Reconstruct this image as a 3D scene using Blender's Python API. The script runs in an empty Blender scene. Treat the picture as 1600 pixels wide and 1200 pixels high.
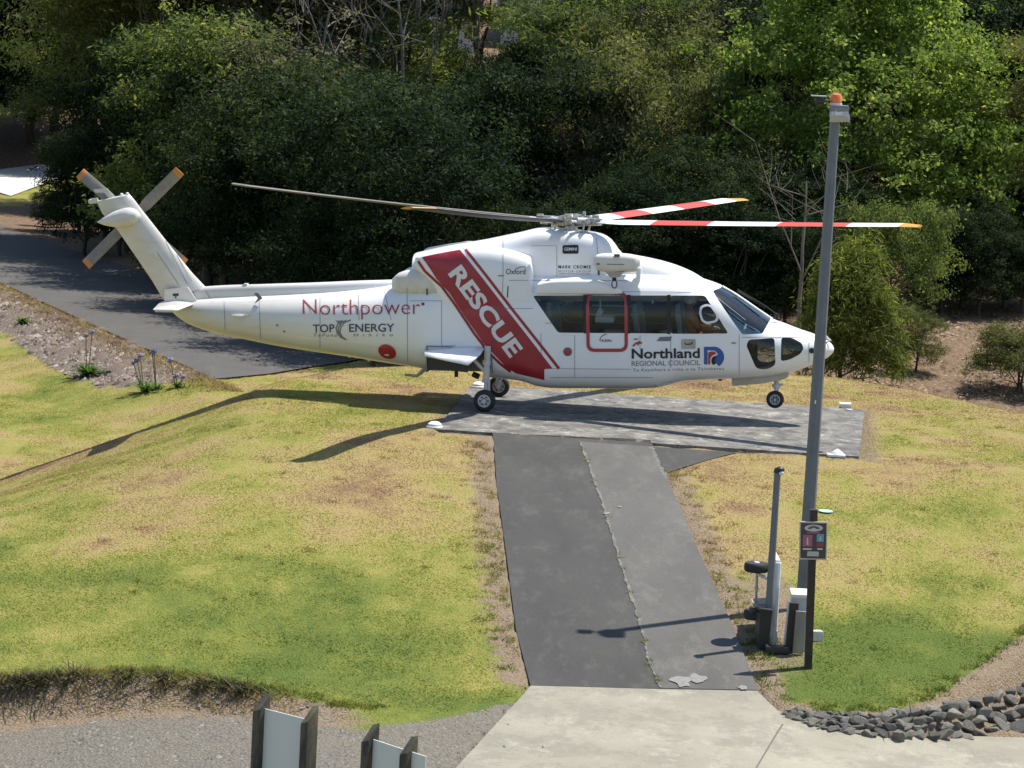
import bpy, bmesh, math, random
import numpy as np
from mathutils import Vector, Matrix
from mathutils.bvhtree import BVHTree

# ------------------------------------------------------------------ camera, world, sun, exposure
SC = bpy.context.scene
COL = SC.collection
CAM_C = np.array([0.0, -57.0, 7.0])
FPX = 5000.0
PITCH, YAW, ROLL = math.radians(6.60635), math.radians(0.31440), math.radians(3.0)
_f = np.array([math.sin(YAW) * math.cos(PITCH), math.cos(YAW) * math.cos(PITCH), -math.sin(PITCH)])
_r0 = np.array([math.cos(YAW), -math.sin(YAW), 0.0])
_u0 = np.cross(_r0, _f)
_r = _r0 * math.cos(ROLL) + _u0 * math.sin(ROLL)
_u = -_r0 * math.sin(ROLL) + _u0 * math.cos(ROLL)
cam_d = bpy.data.cameras.new('camera')
cam_d.sensor_width = 36.0
cam_d.lens = FPX / 1600.0 * 36.0
cam_d.clip_start = 0.5
cam_d.clip_end = 3000.0
cam = bpy.data.objects.new('camera', cam_d)
COL.objects.link(cam)
cam.matrix_world = Matrix(((_r[0], _u[0], -_f[0], CAM_C[0]), (_r[1], _u[1], -_f[1], CAM_C[1]),
                           (_r[2], _u[2], -_f[2], CAM_C[2]), (0, 0, 0, 1)))
SC.camera = cam

SUN_V = Vector((0.39, 0.215, 1.0)).normalized()
world = bpy.data.worlds.new('World')
SC.world = world
world.use_nodes = True
_nt = world.node_tree
_bg = _nt.nodes['Background']
_sky = _nt.nodes.new('ShaderNodeTexSky')
_sky.sky_type = 'NISHITA'
_sky.sun_disc = False
_sky.sun_elevation = math.asin(SUN_V.z)
_sky.sun_rotation = math.atan2(SUN_V.x, SUN_V.y)
_sky.air_density = 1.0
_sky.dust_density = 0.6
_nt.links.new(_sky.outputs[0], _bg.inputs[0])
_bg.inputs[1].default_value = 0.122
sun_d = bpy.data.lights.new('sun', 'SUN')
sun_d.energy = 5.0
sun_d.angle = math.radians(0.53)
sun_d.color = (1.0, 0.955, 0.88)
sun = bpy.data.objects.new('sun', sun_d)
COL.objects.link(sun)
sun.rotation_euler = SUN_V.to_track_quat('Z', 'Y').to_euler()
vs = SC.view_settings
vs.view_transform = 'Standard'
vs.look = 'None'
vs.gamma = 1.0
vs.use_curve_mapping = False
vs.exposure = 0.50
SC.render.engine = 'CYCLES'
SC.cycles.max_bounces = 8
SC.cycles.diffuse_bounces = 4
SC.cycles.glossy_bounces = 3
SC.cycles.transmission_bounces = 5
SC.cycles.transparent_max_bounces = 12
SC.cycles.caustics_reflective = False
SC.cycles.caustics_refractive = False

# ------------------------------------------------------------------ helpers
def ray(px, py):
    d = _f + _r * ((px - 800.0) / FPX) + _u * ((600.0 - py) / FPX)
    return d / np.linalg.norm(d)

def at_z(px, py, z):
    d = ray(px, py)
    return CAM_C + d * ((z - CAM_C[2]) / d[2])

def at_y(px, py, y):
    d = ray(px, py)
    return CAM_C + d * ((y - CAM_C[1]) / d[1])

def tag(o, label=None, cat=None, group=None, kind=None):
    if label: o['label'] = label
    if cat: o['category'] = cat
    if group: o['group'] = group
    if kind: o['kind'] = kind
    return o

def empty(name, loc=(0, 0, 0), rotz=0.0, label=None, cat=None, group=None):
    o = bpy.data.objects.new(name, None)
    o.empty_display_size = 0.3
    COL.objects.link(o)
    o.location = loc
    o.rotation_euler = (0, 0, rotz)
    return tag(o, label, cat, group)

def link(name, me, mat=None, parent=None):
    o = bpy.data.objects.new(name, me)
    COL.objects.link(o)
    if mat is not None:
        for m in (mat if isinstance(mat, (list, tuple)) else [mat]):
            me.materials.append(m)
    if parent is not None:
        o.parent = parent
    return o

def smooth(me, ang=40):
    me.polygons.foreach_set('use_smooth', [True] * len(me.polygons))
    me.set_sharp_from_angle(angle=math.radians(ang))
    return me

def mesh_np(name, V, F, sm=False):
    """F: (n,3) or (n,4) int array, or list of index lists"""
    me = bpy.data.meshes.new(name)
    if isinstance(F, np.ndarray):
        n, k = F.shape
        me.vertices.add(len(V)); me.vertices.foreach_set('co', np.asarray(V, np.float32).ravel())
        me.loops.add(n * k); me.loops.foreach_set('vertex_index', F.astype(np.int32).ravel())
        me.polygons.add(n)
        me.polygons.foreach_set('loop_start', np.arange(0, n * k, k, dtype=np.int32))
        me.update(calc_edges=True)
    else:
        me.from_pydata([tuple(v) for v in V], [], F)
        me.update()
    if sm:
        me.polygons.foreach_set('use_smooth', [True] * len(me.polygons))
    return me

class MB:
    """collects simple solids in one mesh"""
    def __init__(s): s.bm = bmesh.new()
    def box(s, c, size, rot=None, bev=0.0):
        m = Matrix.Translation(c) @ (rot.to_4x4() if rot is not None else Matrix.Identity(4)) @ Matrix.Diagonal((*size, 1))
        r = bmesh.ops.create_cube(s.bm, size=1.0, matrix=m)
        if bev:
            es = list({e for v in r['verts'] for e in v.link_edges})
            bmesh.ops.bevel(s.bm, geom=es, offset=bev, segments=2, affect='EDGES', profile=0.6)
        return s
    def cyl(s, a, b, r1, r2=None, seg=16, cap=True):
        a, b = Vector(a), Vector(b)
        d = b - a
        m = Matrix.Translation((a + b) / 2) @ d.to_track_quat('Z', 'Y').to_matrix().to_4x4()
        bmesh.ops.create_cone(s.bm, cap_ends=cap, segments=seg, radius1=r1, radius2=r1 if r2 is None else r2, depth=d.length, matrix=m)
        return s
    def sph(s, c, r, seg=16, scale=(1, 1, 1)):
        bmesh.ops.create_uvsphere(s.bm, u_segments=seg, v_segments=max(6, seg // 2), radius=r, matrix=Matrix.Translation(c) @ Matrix.Diagonal((*scale, 1)))
        return s
    def tube(s, pts, r, seg=8):
        tube_bm(s.bm, pts, r, seg)
        return s
    def lathe(s, c, axis, prof, seg=32):
        """prof: list of (along, radius)"""
        ax = Vector(axis).normalized()
        q = ax.to_track_quat('Z', 'Y').to_matrix()
        rings = []
        for (h, r) in prof:
            ring = []
            for k in range(seg):
                t = 2 * math.pi * k / seg
                ring.append(s.bm.verts.new(Vector(c) + q @ Vector((r * math.cos(t), r * math.sin(t), h))))
            rings.append(ring)
        for a, b in zip(rings[:-1], rings[1:]):
            for k in range(seg):
                s.bm.faces.new((a[k], a[(k + 1) % seg], b[(k + 1) % seg], b[k]))
        s.bm.faces.new(rings[0][::-1]); s.bm.faces.new(rings[-1])
        return s
    def prism(s, poly, y0, y1):
        """poly in (x,z), extruded in y"""
        a = [s.bm.verts.new((p[0], y0, p[1])) for p in poly]
        b = [s.bm.verts.new((p[0], y1, p[1])) for p in poly]
        n = len(poly)
        s.bm.faces.new(a); s.bm.faces.new(b[::-1])
        for i in range(n):
            s.bm.faces.new((a[i], b[i], b[(i + 1) % n], a[(i + 1) % n]))
        return s
    def build(s, name, mat=None, parent=None, sm=True, ang=40):
        bmesh.ops.recalc_face_normals(s.bm, faces=s.bm.faces)
        me = bpy.data.meshes.new(name)
        s.bm.to_mesh(me); s.bm.free()
        if sm: smooth(me, ang)
        return link(name, me, mat, parent)

def tube_bm(bm, pts, r, seg=8):
    pts = [Vector(p) for p in pts]
    rs = r if isinstance(r, (list, tuple)) else [r] * len(pts)
    rings = []
    up = None
    for i, p in enumerate(pts):
        d = (pts[min(i + 1, len(pts) - 1)] - pts[max(i - 1, 0)]).normalized()
        if up is None:
            up = Vector((0, 0, 1)) if abs(d.z) < 0.9 else Vector((1, 0, 0))
        x = d.cross(up).normalized()
        up = x.cross(d).normalized()
        rings.append([bm.verts.new(p + (x * math.cos(2 * math.pi * k / seg) + up * math.sin(2 * math.pi * k / seg)) * rs[i]) for k in range(seg)])
    for a, b in zip(rings[:-1], rings[1:]):
        for k in range(seg):
            bm.faces.new((a[k], a[(k + 1) % seg], b[(k + 1) % seg], b[k]))
    bm.faces.new(rings[0][::-1]); bm.faces.new(rings[-1])

# ------------------------------------------------------------------ materials
class NT:
    def __init__(s, name):
        s.m = bpy.data.materials.new(name); s.m.use_nodes = True
        s.t = s.m.node_tree; s.b = s.t.nodes['Principled BSDF']; s.out = s.t.nodes['Material Output']
    def n(s, kind, **kw):
        x = s.t.nodes.new(kind)
        for k, v in kw.items():
            if k in x.inputs: x.inputs[k].default_value = v
            else: setattr(x, k, v)
        return x
    def l(s, a, b): s.t.links.new(a, b)
    def coord(s, which='Object'): return s.n('ShaderNodeTexCoord').outputs[which]
    def noise(s, scale, detail=4, rough=0.6, vec=None, stretch=None):
        x = s.n('ShaderNodeTexNoise'); x.inputs['Scale'].default_value = scale
        x.inputs['Detail'].default_value = detail; x.inputs['Roughness'].default_value = rough
        v = vec or s.coord()
        if stretch:
            mp = s.n('ShaderNodeMapping'); mp.inputs['Scale'].default_value = stretch; s.l(v, mp.inputs[0]); v = mp.outputs[0]
        s.l(v, x.inputs['Vector'])
        return x.outputs['Fac']
    def ramp(s, fac, stops):
        x = s.n('ShaderNodeValToRGB')
        e = x.color_ramp.elements
        while len(e) < len(stops): e.new(0.5)
        for k, (p, c) in enumerate(stops):
            e[k].position = p
            e[k].color = (c, c, c, 1) if isinstance(c, (int, float)) else (*c, 1)
        s.l(fac, x.inputs[0])
        return x.outputs[0]
    def mix(s, fac, a, b, mode='MIX'):
        x = s.n('ShaderNodeMix', data_type='RGBA', blend_type=mode)
        for sock, v in ((x.inputs[0], fac), (x.inputs[6], a), (x.inputs[7], b)):
            if hasattr(v, 'is_linked') or isinstance(v, bpy.types.NodeSocket): s.l(v, sock)
            elif isinstance(v, (int, float)): sock.default_value = v
            else: sock.default_value = (*v, 1)
        return x.outputs[2]
    def math(s, op, a, b=0.0, clamp=False):
        x = s.n('ShaderNodeMath', operation=op); x.use_clamp = clamp
        for sock, v in ((x.inputs[0], a), (x.inputs[1], b)):
            if isinstance(v, bpy.types.NodeSocket): s.l(v, sock)
            else: sock.default_value = v
        return x.outputs[0]
    def attr(s, name, out='Fac'):
        return s.n('ShaderNodeAttribute', attribute_name=name).outputs[out]
    def base(s, c): s.l(c, s.b.inputs['Base Color']) if isinstance(c, bpy.types.NodeSocket) else setattr(s.b.inputs['Base Color'], 'default_value', (*c, 1))
    def rough(s, v): s.l(v, s.b.inputs['Roughness']) if isinstance(v, bpy.types.NodeSocket) else setattr(s.b.inputs['Roughness'], 'default_value', v)
    def bump(s, h, strength=0.3, dist=0.02):
        x = s.n('ShaderNodeBump'); x.inputs['Strength'].default_value = strength; x.inputs['Distance'].default_value = dist
        s.l(h, x.inputs['Height']); s.l(x.outputs[0], s.b.inputs['Normal'])

def plain(name, c, rough=0.5, metal=0.0, var=0.08, scale=6.0, spec=0.5, coat=0.0):
    k = NT(name)
    f = k.noise(scale, 5, 0.65)
    lo = tuple(max(0, x * (1 - var)) for x in c); hi = tuple(min(1, x * (1 + var)) for x in c)
    k.base(k.ramp(f, [(0.3, lo), (0.7, hi)]))
    k.rough(k.math('ADD', k.math('MULTIPLY', f, 0.15), rough - 0.075))
    k.b.inputs['Metallic'].default_value = metal
    k.b.inputs['Specular IOR Level'].default_value = spec
    k.b.inputs['Coat Weight'].default_value = coat
    return k.m
# ------------------------------------------------------------------ terrain
def sst(a, b, x):
    t = np.clip((np.asarray(x, float) - a) / (b - a), 0, 1)
    return t * t * (3 - 2 * t)

# front edge of the lawn (top of the little bank), world x -> y
_fe = [at_z(*p, -1.45) for p in ((-60, 1046), (150, 1050), (300, 1060), (430, 1085), (560, 1108), (700, 1096), (828, 1072))]
_fr = [at_z(*p, -1.45) for p in ((1182, 1080), (1212, 1108), (1300, 1128), (1400, 1128), (1480, 1108), (1560, 1075), (1680, 1020))]
FE_X = np.array([p[0] for p in _fe + _fr]); FE_Y = np.array([p[1] for p in _fe + _fr])
def front_edge(x): return np.interp(x, FE_X, FE_Y)
def bank_drop(x): return np.interp(x, [-8, -5, -3.4, -2.0, -1, 3.6, 4.2, 5.5, 7, 9], [.5, .45, .3, .08, .02, .02, .1, .28, .4, .45])

PAD_YAW = math.radians(-5.5)
PAD_C, PAD_S = math.cos(PAD_YAW), math.sin(PAD_YAW)
def pad_uv(x, y):           # pad frame coordinates
    return x * PAD_C + y * PAD_S, -x * PAD_S + y * PAD_C

_rl = [tuple(at_z(*p, -1.6)[:2]) for p in ((-60, 415), (0, 442), (100, 488), (200, 533), (300, 577), (360, 602))]   # near edge of the far road
_rl = [(_rl[0][0] - 8, _rl[0][1] + 20)] + _rl + [(_rl[-1][0] + 2.6, _rl[-1][1] - 6.0)]
ROAD_NX = np.array([p[0] for p in _rl]); ROAD_NY = np.array([p[1] for p in _rl])
def road_d(x, y):           # signed distance from the near edge (+ = on the road side)
    xe = np.interp(y, ROAD_NY[::-1], ROAD_NX[::-1])
    return (x - xe) * 0.906

def zt(x, y):
    x = np.asarray(x, float); y = np.asarray(y, float)
    # mound
    t = np.clip((-4.9 - y) / 12.3, 0, None)
    zf = np.where(t <= 1, -1.4 * np.clip(t, 0, 1) ** 1.25, -1.4 - 0.035 * (t - 1) * 12.3)
    dl = np.clip(-3.75 - x, 0, None)
    zl = -np.where(dl < .975, 0.2 * dl ** 2, 0.19 + 0.39 * (dl - .975)) * (1 - 0.8 * sst(-2, -13, y))
    yc = np.interp(x, [-9, -5.9, -4.5, -3.6, -2.9, -1, 3, 6.9, 8.4, 9.5, 11, 14], [-.5, .05, .5, 2.6, 4.3, 5.8, 7.0, 7.3, 5.5, 3.4, 1.5, 0])
    db = np.clip(y - yc, 0, None)
    zb = -np.where(db < 2.5, 0.1 * db ** 2, 0.625 + 0.5 * (db - 2.5))
    zm = zf + zl + zb
    fe = front_edge(x)
    zm = zm - bank_drop(x) * sst(0.0, 0.55, fe - y)
    # gentle swell in the lawn
    zm = zm + 0.03 * np.sin(x * 0.9 + 1.3) * np.sin(y * 0.7) * sst(0, 2.0, np.abs(x - 2.2) - 2.2) * sst(1, 3, -4 - y)
    # low ground behind
    d = road_d(x, y)
    lo = -2.25 + 0.65 * sst(-4.0, -0.3, d) * sst(4, 9, y)
    rise_r = 0.115 * np.clip(y - 13, 0, None) + 0.10 * np.clip(y - 34, 0, None)
    rise_l = 0.22 * np.clip(y - 92, 0, None)
    w = sst(-4, 4, x - 0.0)
    w = sst(3, 7, x) * sst(30, 44, y) + sst(-4, 4, x) * (1 - sst(30, 44, y))
    rise_c = np.interp(y, [0, 40, 60, 92, 130, 900], [0, 0, 5.2, 7.0, 13, 13])
    wc = sst(-13, -8, x)
    zlo = lo + rise_r * w + (rise_l * (1 - wc) + rise_c * wc) * (1 - w)
    zlo = np.minimum(zlo, 9 + 0 * zlo)
    zlo = zlo - 3.0 * sst(-2, -10, y)
    return np.maximum(zm, zlo) + 0.0

def in_poly(poly, X, Y):
    ins = np.zeros(X.shape, bool); n = len(poly)
    for i in range(n):
        x1, y1 = poly[i][0], poly[i][1]; x2, y2 = poly[(i + 1) % n][0], poly[(i + 1) % n][1]
        if y1 == y2: continue
        c = ((y1 > Y) != (y2 > Y)) & (X < (x2 - x1) * (Y - y1) / (y2 - y1) + x1)
        ins ^= c
    return ins
def hit(px, py, off=0.0):
    """where the view ray meets the ground"""
    d = ray(px, py)
    ts = np.arange(25.0, 260.0, 0.05)
    P = CAM_C[None] + ts[:, None] * d[None]
    h = P[:, 2] - off - zt(P[:, 0], P[:, 1])
    i = int(np.argmax(h <= 0))
    if h[i] > 0: i = len(ts) - 1
    a, b = h[i - 1], h[i]
    t = ts[i - 1] + 0.05 * (a / (a - b)) if a != b else ts[i]
    p = CAM_C + d * t
    return np.array([p[0], p[1], float(zt(p[0], p[1])) + off])

# tarmac path edges, world
PATH_L = np.array([hit(*p)[:2] for p in ((769, 684), (776, 760), (790, 860), (806, 985), (829, 1073))])
PATH_R = np.array([hit(*p)[:2] for p in ((1017, 695), (1038, 742), (1090, 860), (1142, 975), (1184, 1081))])
PATH_L[0] += (0, 0.5); PATH_R[0] += (0, 0.5)
WEDGE = np.array([hit(*p)[:2] for p in ((1017, 699), (1150, 708), (1160, 707), (1040, 740))])
def path_d(x, y):          # distance outside of the path (positive = on the lawn)
    xl = np.interp(y, PATH_L[::-1, 1], PATH_L[::-1, 0]); xr = np.interp(y, PATH_R[::-1, 1], PATH_R[::-1, 0])
    return np.maximum(xl - x, x - xr)

DRY_EDGE = [tuple(hit(*p)[:2]) for p in ((-20, 298), (17, 309), (62, 291), (106, 274), (122, 288), (60, 312), (-20, 322))]
LAWN2 = [tuple(at_z(*p, -1.6)[:2]) for p in ((326, 594), (420, 585), (500, 572), (575, 562), (640, 640), (330, 650))]
MULCH = [tuple(hit(*p)[:2]) for p in ((-60, 415), (0, 440), (100, 486), (200, 531), (300, 575), (326, 594), (233, 604), (160, 606), (107, 587), (67, 566), (20, 530), (-60, 500))]
def vnoise(x, y, sc, seed=0):
    """cheap value noise"""
    r = np.random.default_rng(seed).random((64, 64))
    x = x / sc; y = y / sc
    xi = np.floor(x).astype(int); yi = np.floor(y).astype(int); fx = x - xi; fy = y - yi
    fx = fx * fx * (3 - 2 * fx); fy = fy * fy * (3 - 2 * fy)
    g = lambda a, b: r[a % 64, b % 64]
    return (g(xi, yi) * (1 - fx) + g(xi + 1, yi) * fx) * (1 - fy) + (g(xi, yi + 1) * (1 - fx) + g(xi + 1, yi + 1) * fx) * fy
def ground_zones(x, y):
    rng = np.random.default_rng(3)
    u, v = pad_uv(x, y)
    pd = path_d(x, y)
    on_front = sst(-3.6, -4.6, y)
    soil = (1 - sst(0.05, 0.75, pd)) * .85 * on_front * sst(-17.9, -17.2, y)
    padd = np.maximum(np.abs(u - 3.05) - 3.62, np.abs(v + 0.75) - 3.4)
    soil = np.maximum(soil, (1 - sst(0.0, 0.55, padd)) * 0.62)
    fe = front_edge(x)
    s = fe - y
    left = np.where(x < 1.0, 1.0, 0.0)
    bank = sst(-0.1, 0.1, s) * (1 - sst(0.9, 1.4, s)) * sst(-.7, -2.2, x)
    bank_r = sst(-.75, -.2, s) * np.where(x > 3.2, 1.0, 0)
    soil = np.maximum(soil, np.maximum(bank, bank_r))
    # worn ground around the sign post and trailer
    wp = np.hypot((x - 3.95) / 0.8, (y + 14.0) / 3.8)
    soil = np.maximum(soil, (1 - sst(0.25, 1.0, wp)) * 0.8)
    gravel = sst(0.5, 1.1, s) * left * sst(-6, -12, y)
    # far mulch bank by the road, bare hillside at right
    d = road_d(x, y)
    mulch = in_poly(MULCH, x, y) * 1.0
    hill = sst(9.5, 12.5, y) * sst(-3, 2, x)
    litter_shade = sst(0.0, 0.6, d) * sst(12, 16, y) * np.where(x < 2, 1, 0) * (1 - in_poly(DRY_EDGE, x, y)) * (1 - in_poly(LAWN2, x, y))  # dark litter doubles as painted tree shade; the sunlit driveway verge is left out
    # dryness of the grass (browner next to the pad and path, greener down the front)
    dry = 0.50 + 0.35 * np.exp(-((x + 0.9) / 1.9) ** 2 - ((y + 8.5) / 3.6) ** 2) + 0.25 * np.exp(-((x - 3.8) / 1.0) ** 2 - ((y + 8.5) / 3.0) ** 2)
    dry = dry + 0.22 * np.exp(-((x - 3) / 6.0) ** 2 - ((y - 5.0) / 2.2) ** 2)
    dry = dry + .13 * sst(-9.5, -4, y) - 0.30 * sst(-9.5, -16.5, y) - 0.15 * sst(-4.5, -8, x) * sst(5, 9, y)
    dry = dry + .35 * (vnoise(x, y, 1.7, 21) - .5) + .25 * (vnoise(x, y, .8, 22) - .5)
    dry = dry - 0.30 * np.exp(-((x - 6.0) / 1.9) ** 2 - ((y + 15.2) / 1.6) ** 2)
    return np.clip(dry, 0, 1), np.clip(soil, 0, 1), np.clip(gravel, 0, 1), np.clip(np.maximum(mulch, 0), 0, 1), np.clip(np.maximum(hill, litter_shade), 0, 1)

def grid_axis(segs):
    out = []
    for a, b, st in segs: out.append(np.arange(a, b, st))
    out.append(np.array([segs[-1][1]]))
    return np.concatenate(out)
gx = grid_axis([(-400, -60, 20), (-60, -16, 2), (-16, -11, .3), (-11, 11, .12), (11, 16, .3), (16, 60, 2), (60, 400, 20)])
gy = grid_axis([(-120, -40, 5), (-40, -26, .6), (-26, -3, .12), (-3, 12, .16), (12, 32, .35), (32, 60, 1), (60, 130, 2), (130, 900, 30)])
GX, GY = np.meshgrid(gx, gy)
GZ = zt(GX, GY)
_rg = np.random.default_rng(5)
_dry, _soil, _grav, _mul, _hill = ground_zones(GX, GY)
_rough = np.clip(_soil * 0.05 + _mul * 0.16 + _hill * 0.10, 0, .2)
GZ = GZ + _rough * (vnoise(GX, GY, 0.35, 1) + 0.6 * vnoise(GX, GY, 0.16, 2) - 0.8) + 0.012 * (vnoise(GX, GY, 0.5, 4) - 0.5)
# sink the ground a little under the slabs and tarmac
_u_, _v_ = pad_uv(GX, GY)
_in = sst(0.0, 0.12, -(np.maximum(np.abs(_u_ - 3.05) - 3.62, np.abs(_v_ + 0.75) - 3.4)))
_inp = sst(0.02, 0.15, -path_d(GX, GY)) * (GY < -3.5) * (GY > -19)
APRON = [tuple(p) for p in [PATH_L[-1], *[hit(*p)[:2] for p in ((700, 1215), (640, 1290))], (-1.0, -30.0), (11.0, -30.0), *[hit(*p)[:2] for p in ((1700, 1150), (1520, 1152), (1400, 1152), (1290, 1138), (1215, 1112))], PATH_R[-1]]]
DRIVE = [tuple(hit(*p)[:2]) for p in ((-20, 268), (60, 258), (103, 262), (104, 274), (60, 291), (17, 307), (-20, 296))]
_rd = road_d(GX, GY)
_cut = np.maximum(in_poly(APRON, GX, GY), in_poly(DRIVE, GX, GY)) | ((_rd > .05) & (_rd < 4.9) & (GY > 8) & (GY < 56) & ~in_poly(LAWN2, GX, GY))
GZ = GZ - 0.10 * np.maximum(_in, _inp) - .12 * _cut
ny, nx = GX.shape
idx = np.arange(ny * nx).reshape(ny, nx)
Fq = np.stack([idx[:-1, :-1], idx[:-1, 1:], idx[1:, 1:], idx[1:, :-1]], -1).reshape(-1, 4)
ground_me = mesh_np('ground', np.stack([GX, GY, GZ], -1).reshape(-1, 3), Fq, True)
for nm, a in (('dry', _dry), ('soil', _soil), ('gravel', _grav), ('mulch', _mul), ('hill', _hill)):
    at = ground_me.attributes.new(nm, 'FLOAT', 'POINT')
    at.data.foreach_set('value', a.astype(np.float32).ravel())

GRASS_STOPS = [(0.0, (0.095, 0.132, 0.024)), (0.28, (0.170, 0.188, 0.036)), (0.5, (0.262, 0.242, 0.062)), (0.72, (0.33, 0.25, 0.105)), (1.0, (0.23, 0.145, 0.078))]
def grass_colour(k, tintfac=None):
    n1 = k.noise(0.55, 3, 0.6, stretch=(1, 0.55, 1)); n2 = k.noise(2.6, 4, 0.7, stretch=(1, .6, 1)); n3 = k.noise(14, 4, 0.75)
    a = k.math('MULTIPLY', k.math('SUBTRACT', n1, 0.5), 0.9)
    b = k.math('MULTIPLY', k.math('SUBTRACT', n2, 0.5), 0.75)
    c = k.math('MULTIPLY', k.math('SUBTRACT', n3, 0.5), 0.6)
    f = k.math('ADD', k.math('ADD', k.math('ADD', k.attr('dry'), a), b), c)
    if tintfac is not None: f = k.math('ADD', f, tintfac)
    return k.ramp(f, GRASS_STOPS), n3
k = NT('ground_cover')
gcol, gfine = grass_colour(k)
e1 = k.noise(4.0, 5, 0.7); e2 = k.noise(30, 4, 0.7)
def edge_mask(k, a, n, w=0.18):
    return k.math('MULTIPLY', k.math('ADD', k.math('SUBTRACT', k.math('ADD', a, k.math('MULTIPLY', k.math('SUBTRACT', n, 0.5), 1.5)), 0.5), w), 1 / (2 * w), True)
soilc = k.ramp(e2, [(0.25, (0.12, 0.082, 0.052)), (0.5, (0.225, 0.168, 0.112)), (0.75, (0.335, 0.27, 0.19))])
mulchc = k.ramp(e2, [(0.2, (0.07, 0.052, 0.042)), (0.5, (0.165, 0.13, 0.105)), (0.72, (0.26, 0.20, 0.15)), (0.9, (0.30, 0.27, 0.22))])
hillc = k.ramp(k.noise(9, 5, .75), [(0.25, (0.07, 0.045, 0.03)), (0.5, (0.185, 0.125, 0.08)), (0.75, (0.30, 0.22, 0.15))])
gv = k.n('ShaderNodeTexVoronoi'); gv.inputs['Scale'].default_value = 28; k.l(k.coord(), gv.inputs['Vector'])
gravc = k.mix(k.math('MULTIPLY', k.noise(1.2, 4, .7), 0.9), k.ramp(gv.outputs['Color'], [(0.15, (0.10, 0.094, 0.084)), (0.5, (0.160, 0.147, 0.122)), (0.9, (0.22, 0.203, 0.165))]), (0.195, 0.17, 0.13))
c = k.mix(edge_mask(k, k.attr('soil'), e1), gcol, soilc)
c = k.mix(edge_mask(k, k.attr('gravel'), e1), c, gravc)
c = k.mix(edge_mask(k, k.attr('mulch'), e1), c, mulchc)
c = k.mix(edge_mask(k, k.attr('hill'), e1), c, hillc)
k.base(c); k.rough(0.9); k.b.inputs['Specular IOR Level'].default_value = 0.15
k.bump(k.math('ADD', k.math('ADD', gfine, e2), gv.outputs['Distance']), 0.8, 0.03)
link('ground', ground_me, k.m)['kind'] = 'structure'

# ------------------------------------------------------------------ paved surfaces
def sheet(name, polys_xy, off, mat, step=0.25, thick=0.0, zfun=None):
    """a sheet that follows the ground; polys_xy = closed outline (world x,y)"""
    bm = bmesh.new()
    vs_ = [bm.verts.new((p[0], p[1], 0)) for p in polys_xy]
    bm.faces.new(vs_)
    xs = [p[0] for p in polys_xy]; ys = [p[1] for p in polys_xy]
    for ax, lo, hi in ((0, min(xs), max(xs)), (1, min(ys), max(ys))):
        q = lo + step
        while q < hi:
            co = Vector((q, 0, 0)) if ax == 0 else Vector((0, q, 0)); no = Vector((1, 0, 0)) if ax == 0 else Vector((0, 1, 0))
            bmesh.ops.bisect_plane(bm, geom=bm.verts[:] + bm.edges[:] + bm.faces[:], plane_co=co, plane_no=no)
            q += step
    for v in bm.verts:
        v.co.z = (float(zt(v.co.x, v.co.y)) if zfun is None else zfun(v.co.x, v.co.y)) + off
    bmesh.ops.recalc_face_normals(bm, faces=bm.faces)
    for f in bm.faces:
        if f.normal.z < 0: f.normal_flip()
    if thick:
        r = bmesh.ops.extrude_face_region(bm, geom=bm.faces[:])
        bmesh.ops.translate(bm, vec=(0, 0, thick), verts=[v for v in r['geom'] if isinstance(v, bmesh.types.BMVert)])
        bmesh.ops.recalc_face_normals(bm, faces=bm.faces)
    me = bpy.data.meshes.new(name); bm.to_mesh(me); bm.free()
    smooth(me, 35)
    return link(name, me, mat)

def asphalt(name, lo, hi, patch, cracks=True):
    k = NT(name)
    n1 = k.noise(0.8, 5, .7, stretch=(1, .35, 1)); n2 = k.noise(55, 3, .7); n3 = k.noise(3.0, 6, .75, stretch=(1, .4, 1))
    c = k.ramp(n1, [(0.3, lo), (0.7, hi)])
    c = k.mix(k.ramp(n3, [(0.52, 0.0), (0.8, 0.65)]), c, patch)
    c = k.mix(k.ramp(n2, [(0.35, 0.35), (0.65, 0.0)]), c, tuple(x * 0.5 for x in lo))
    k.base(c); k.rough(0.88); k.b.inputs['Specular IOR Level'].default_value = 0.25
    k.bump(n2, .5, .008)
    return k.m
M_PATH = asphalt('path_asphalt', (0.052, 0.051, 0.047), (0.080, 0.078, 0.071), (0.15, 0.144, 0.130))
M_ROAD = asphalt('road_asphalt', (0.088, 0.083, 0.076), (0.112, 0.106, 0.097), (0.145, 0.138, 0.125))
def concrete(name, lo, hi, dark, light, sc=1.0, amt=.75):
    k = NT(name)
    n1 = k.noise(0.7 * sc, 5, .7); n2 = k.noise(2.6 * sc, 7, .8, stretch=(0.8, .7, 1)); n3 = k.noise(40, 4, .7)
    c = k.ramp(n1, [(0.3, lo), (0.7, hi)])
    c = k.mix(k.ramp(n2, [(0.44, amt), (0.53, 0.0)]), c, dark)
    c = k.mix(k.ramp(k.noise(3.1 * sc, 8, .85, stretch=(.8, .6, 1)), [(0.535, 0.0), (0.62, amt)]), c, light)
    c = k.mix(k.ramp(n3, [(.3, .3), (.6, 0.)]), c, tuple(x * .6 for x in dark))
    k.base(c); k.rough(.85); k.bump(n3, .4, .006)
    return k.m
M_PAD = concrete('pad_concrete', (0.135, 0.127, 0.112), (0.225, 0.21, 0.183), (0.07, 0.068, 0.063), (0.40, 0.38, 0.325), 1.0, .85)
M_CONC = concrete('drive_concrete', (0.225, 0.205, 0.152), (0.32, 0.295, 0.225), (0.185, 0.172, 0.135), (0.37, 0.345, 0.27), .6, .6)
M_PALE = concrete('pale_concrete', (0.50, 0.49, 0.46), (0.58, 0.57, 0.54), (0.42, 0.41, 0.38), (0.62, 0.61, 0.58), .5, .3)

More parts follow.
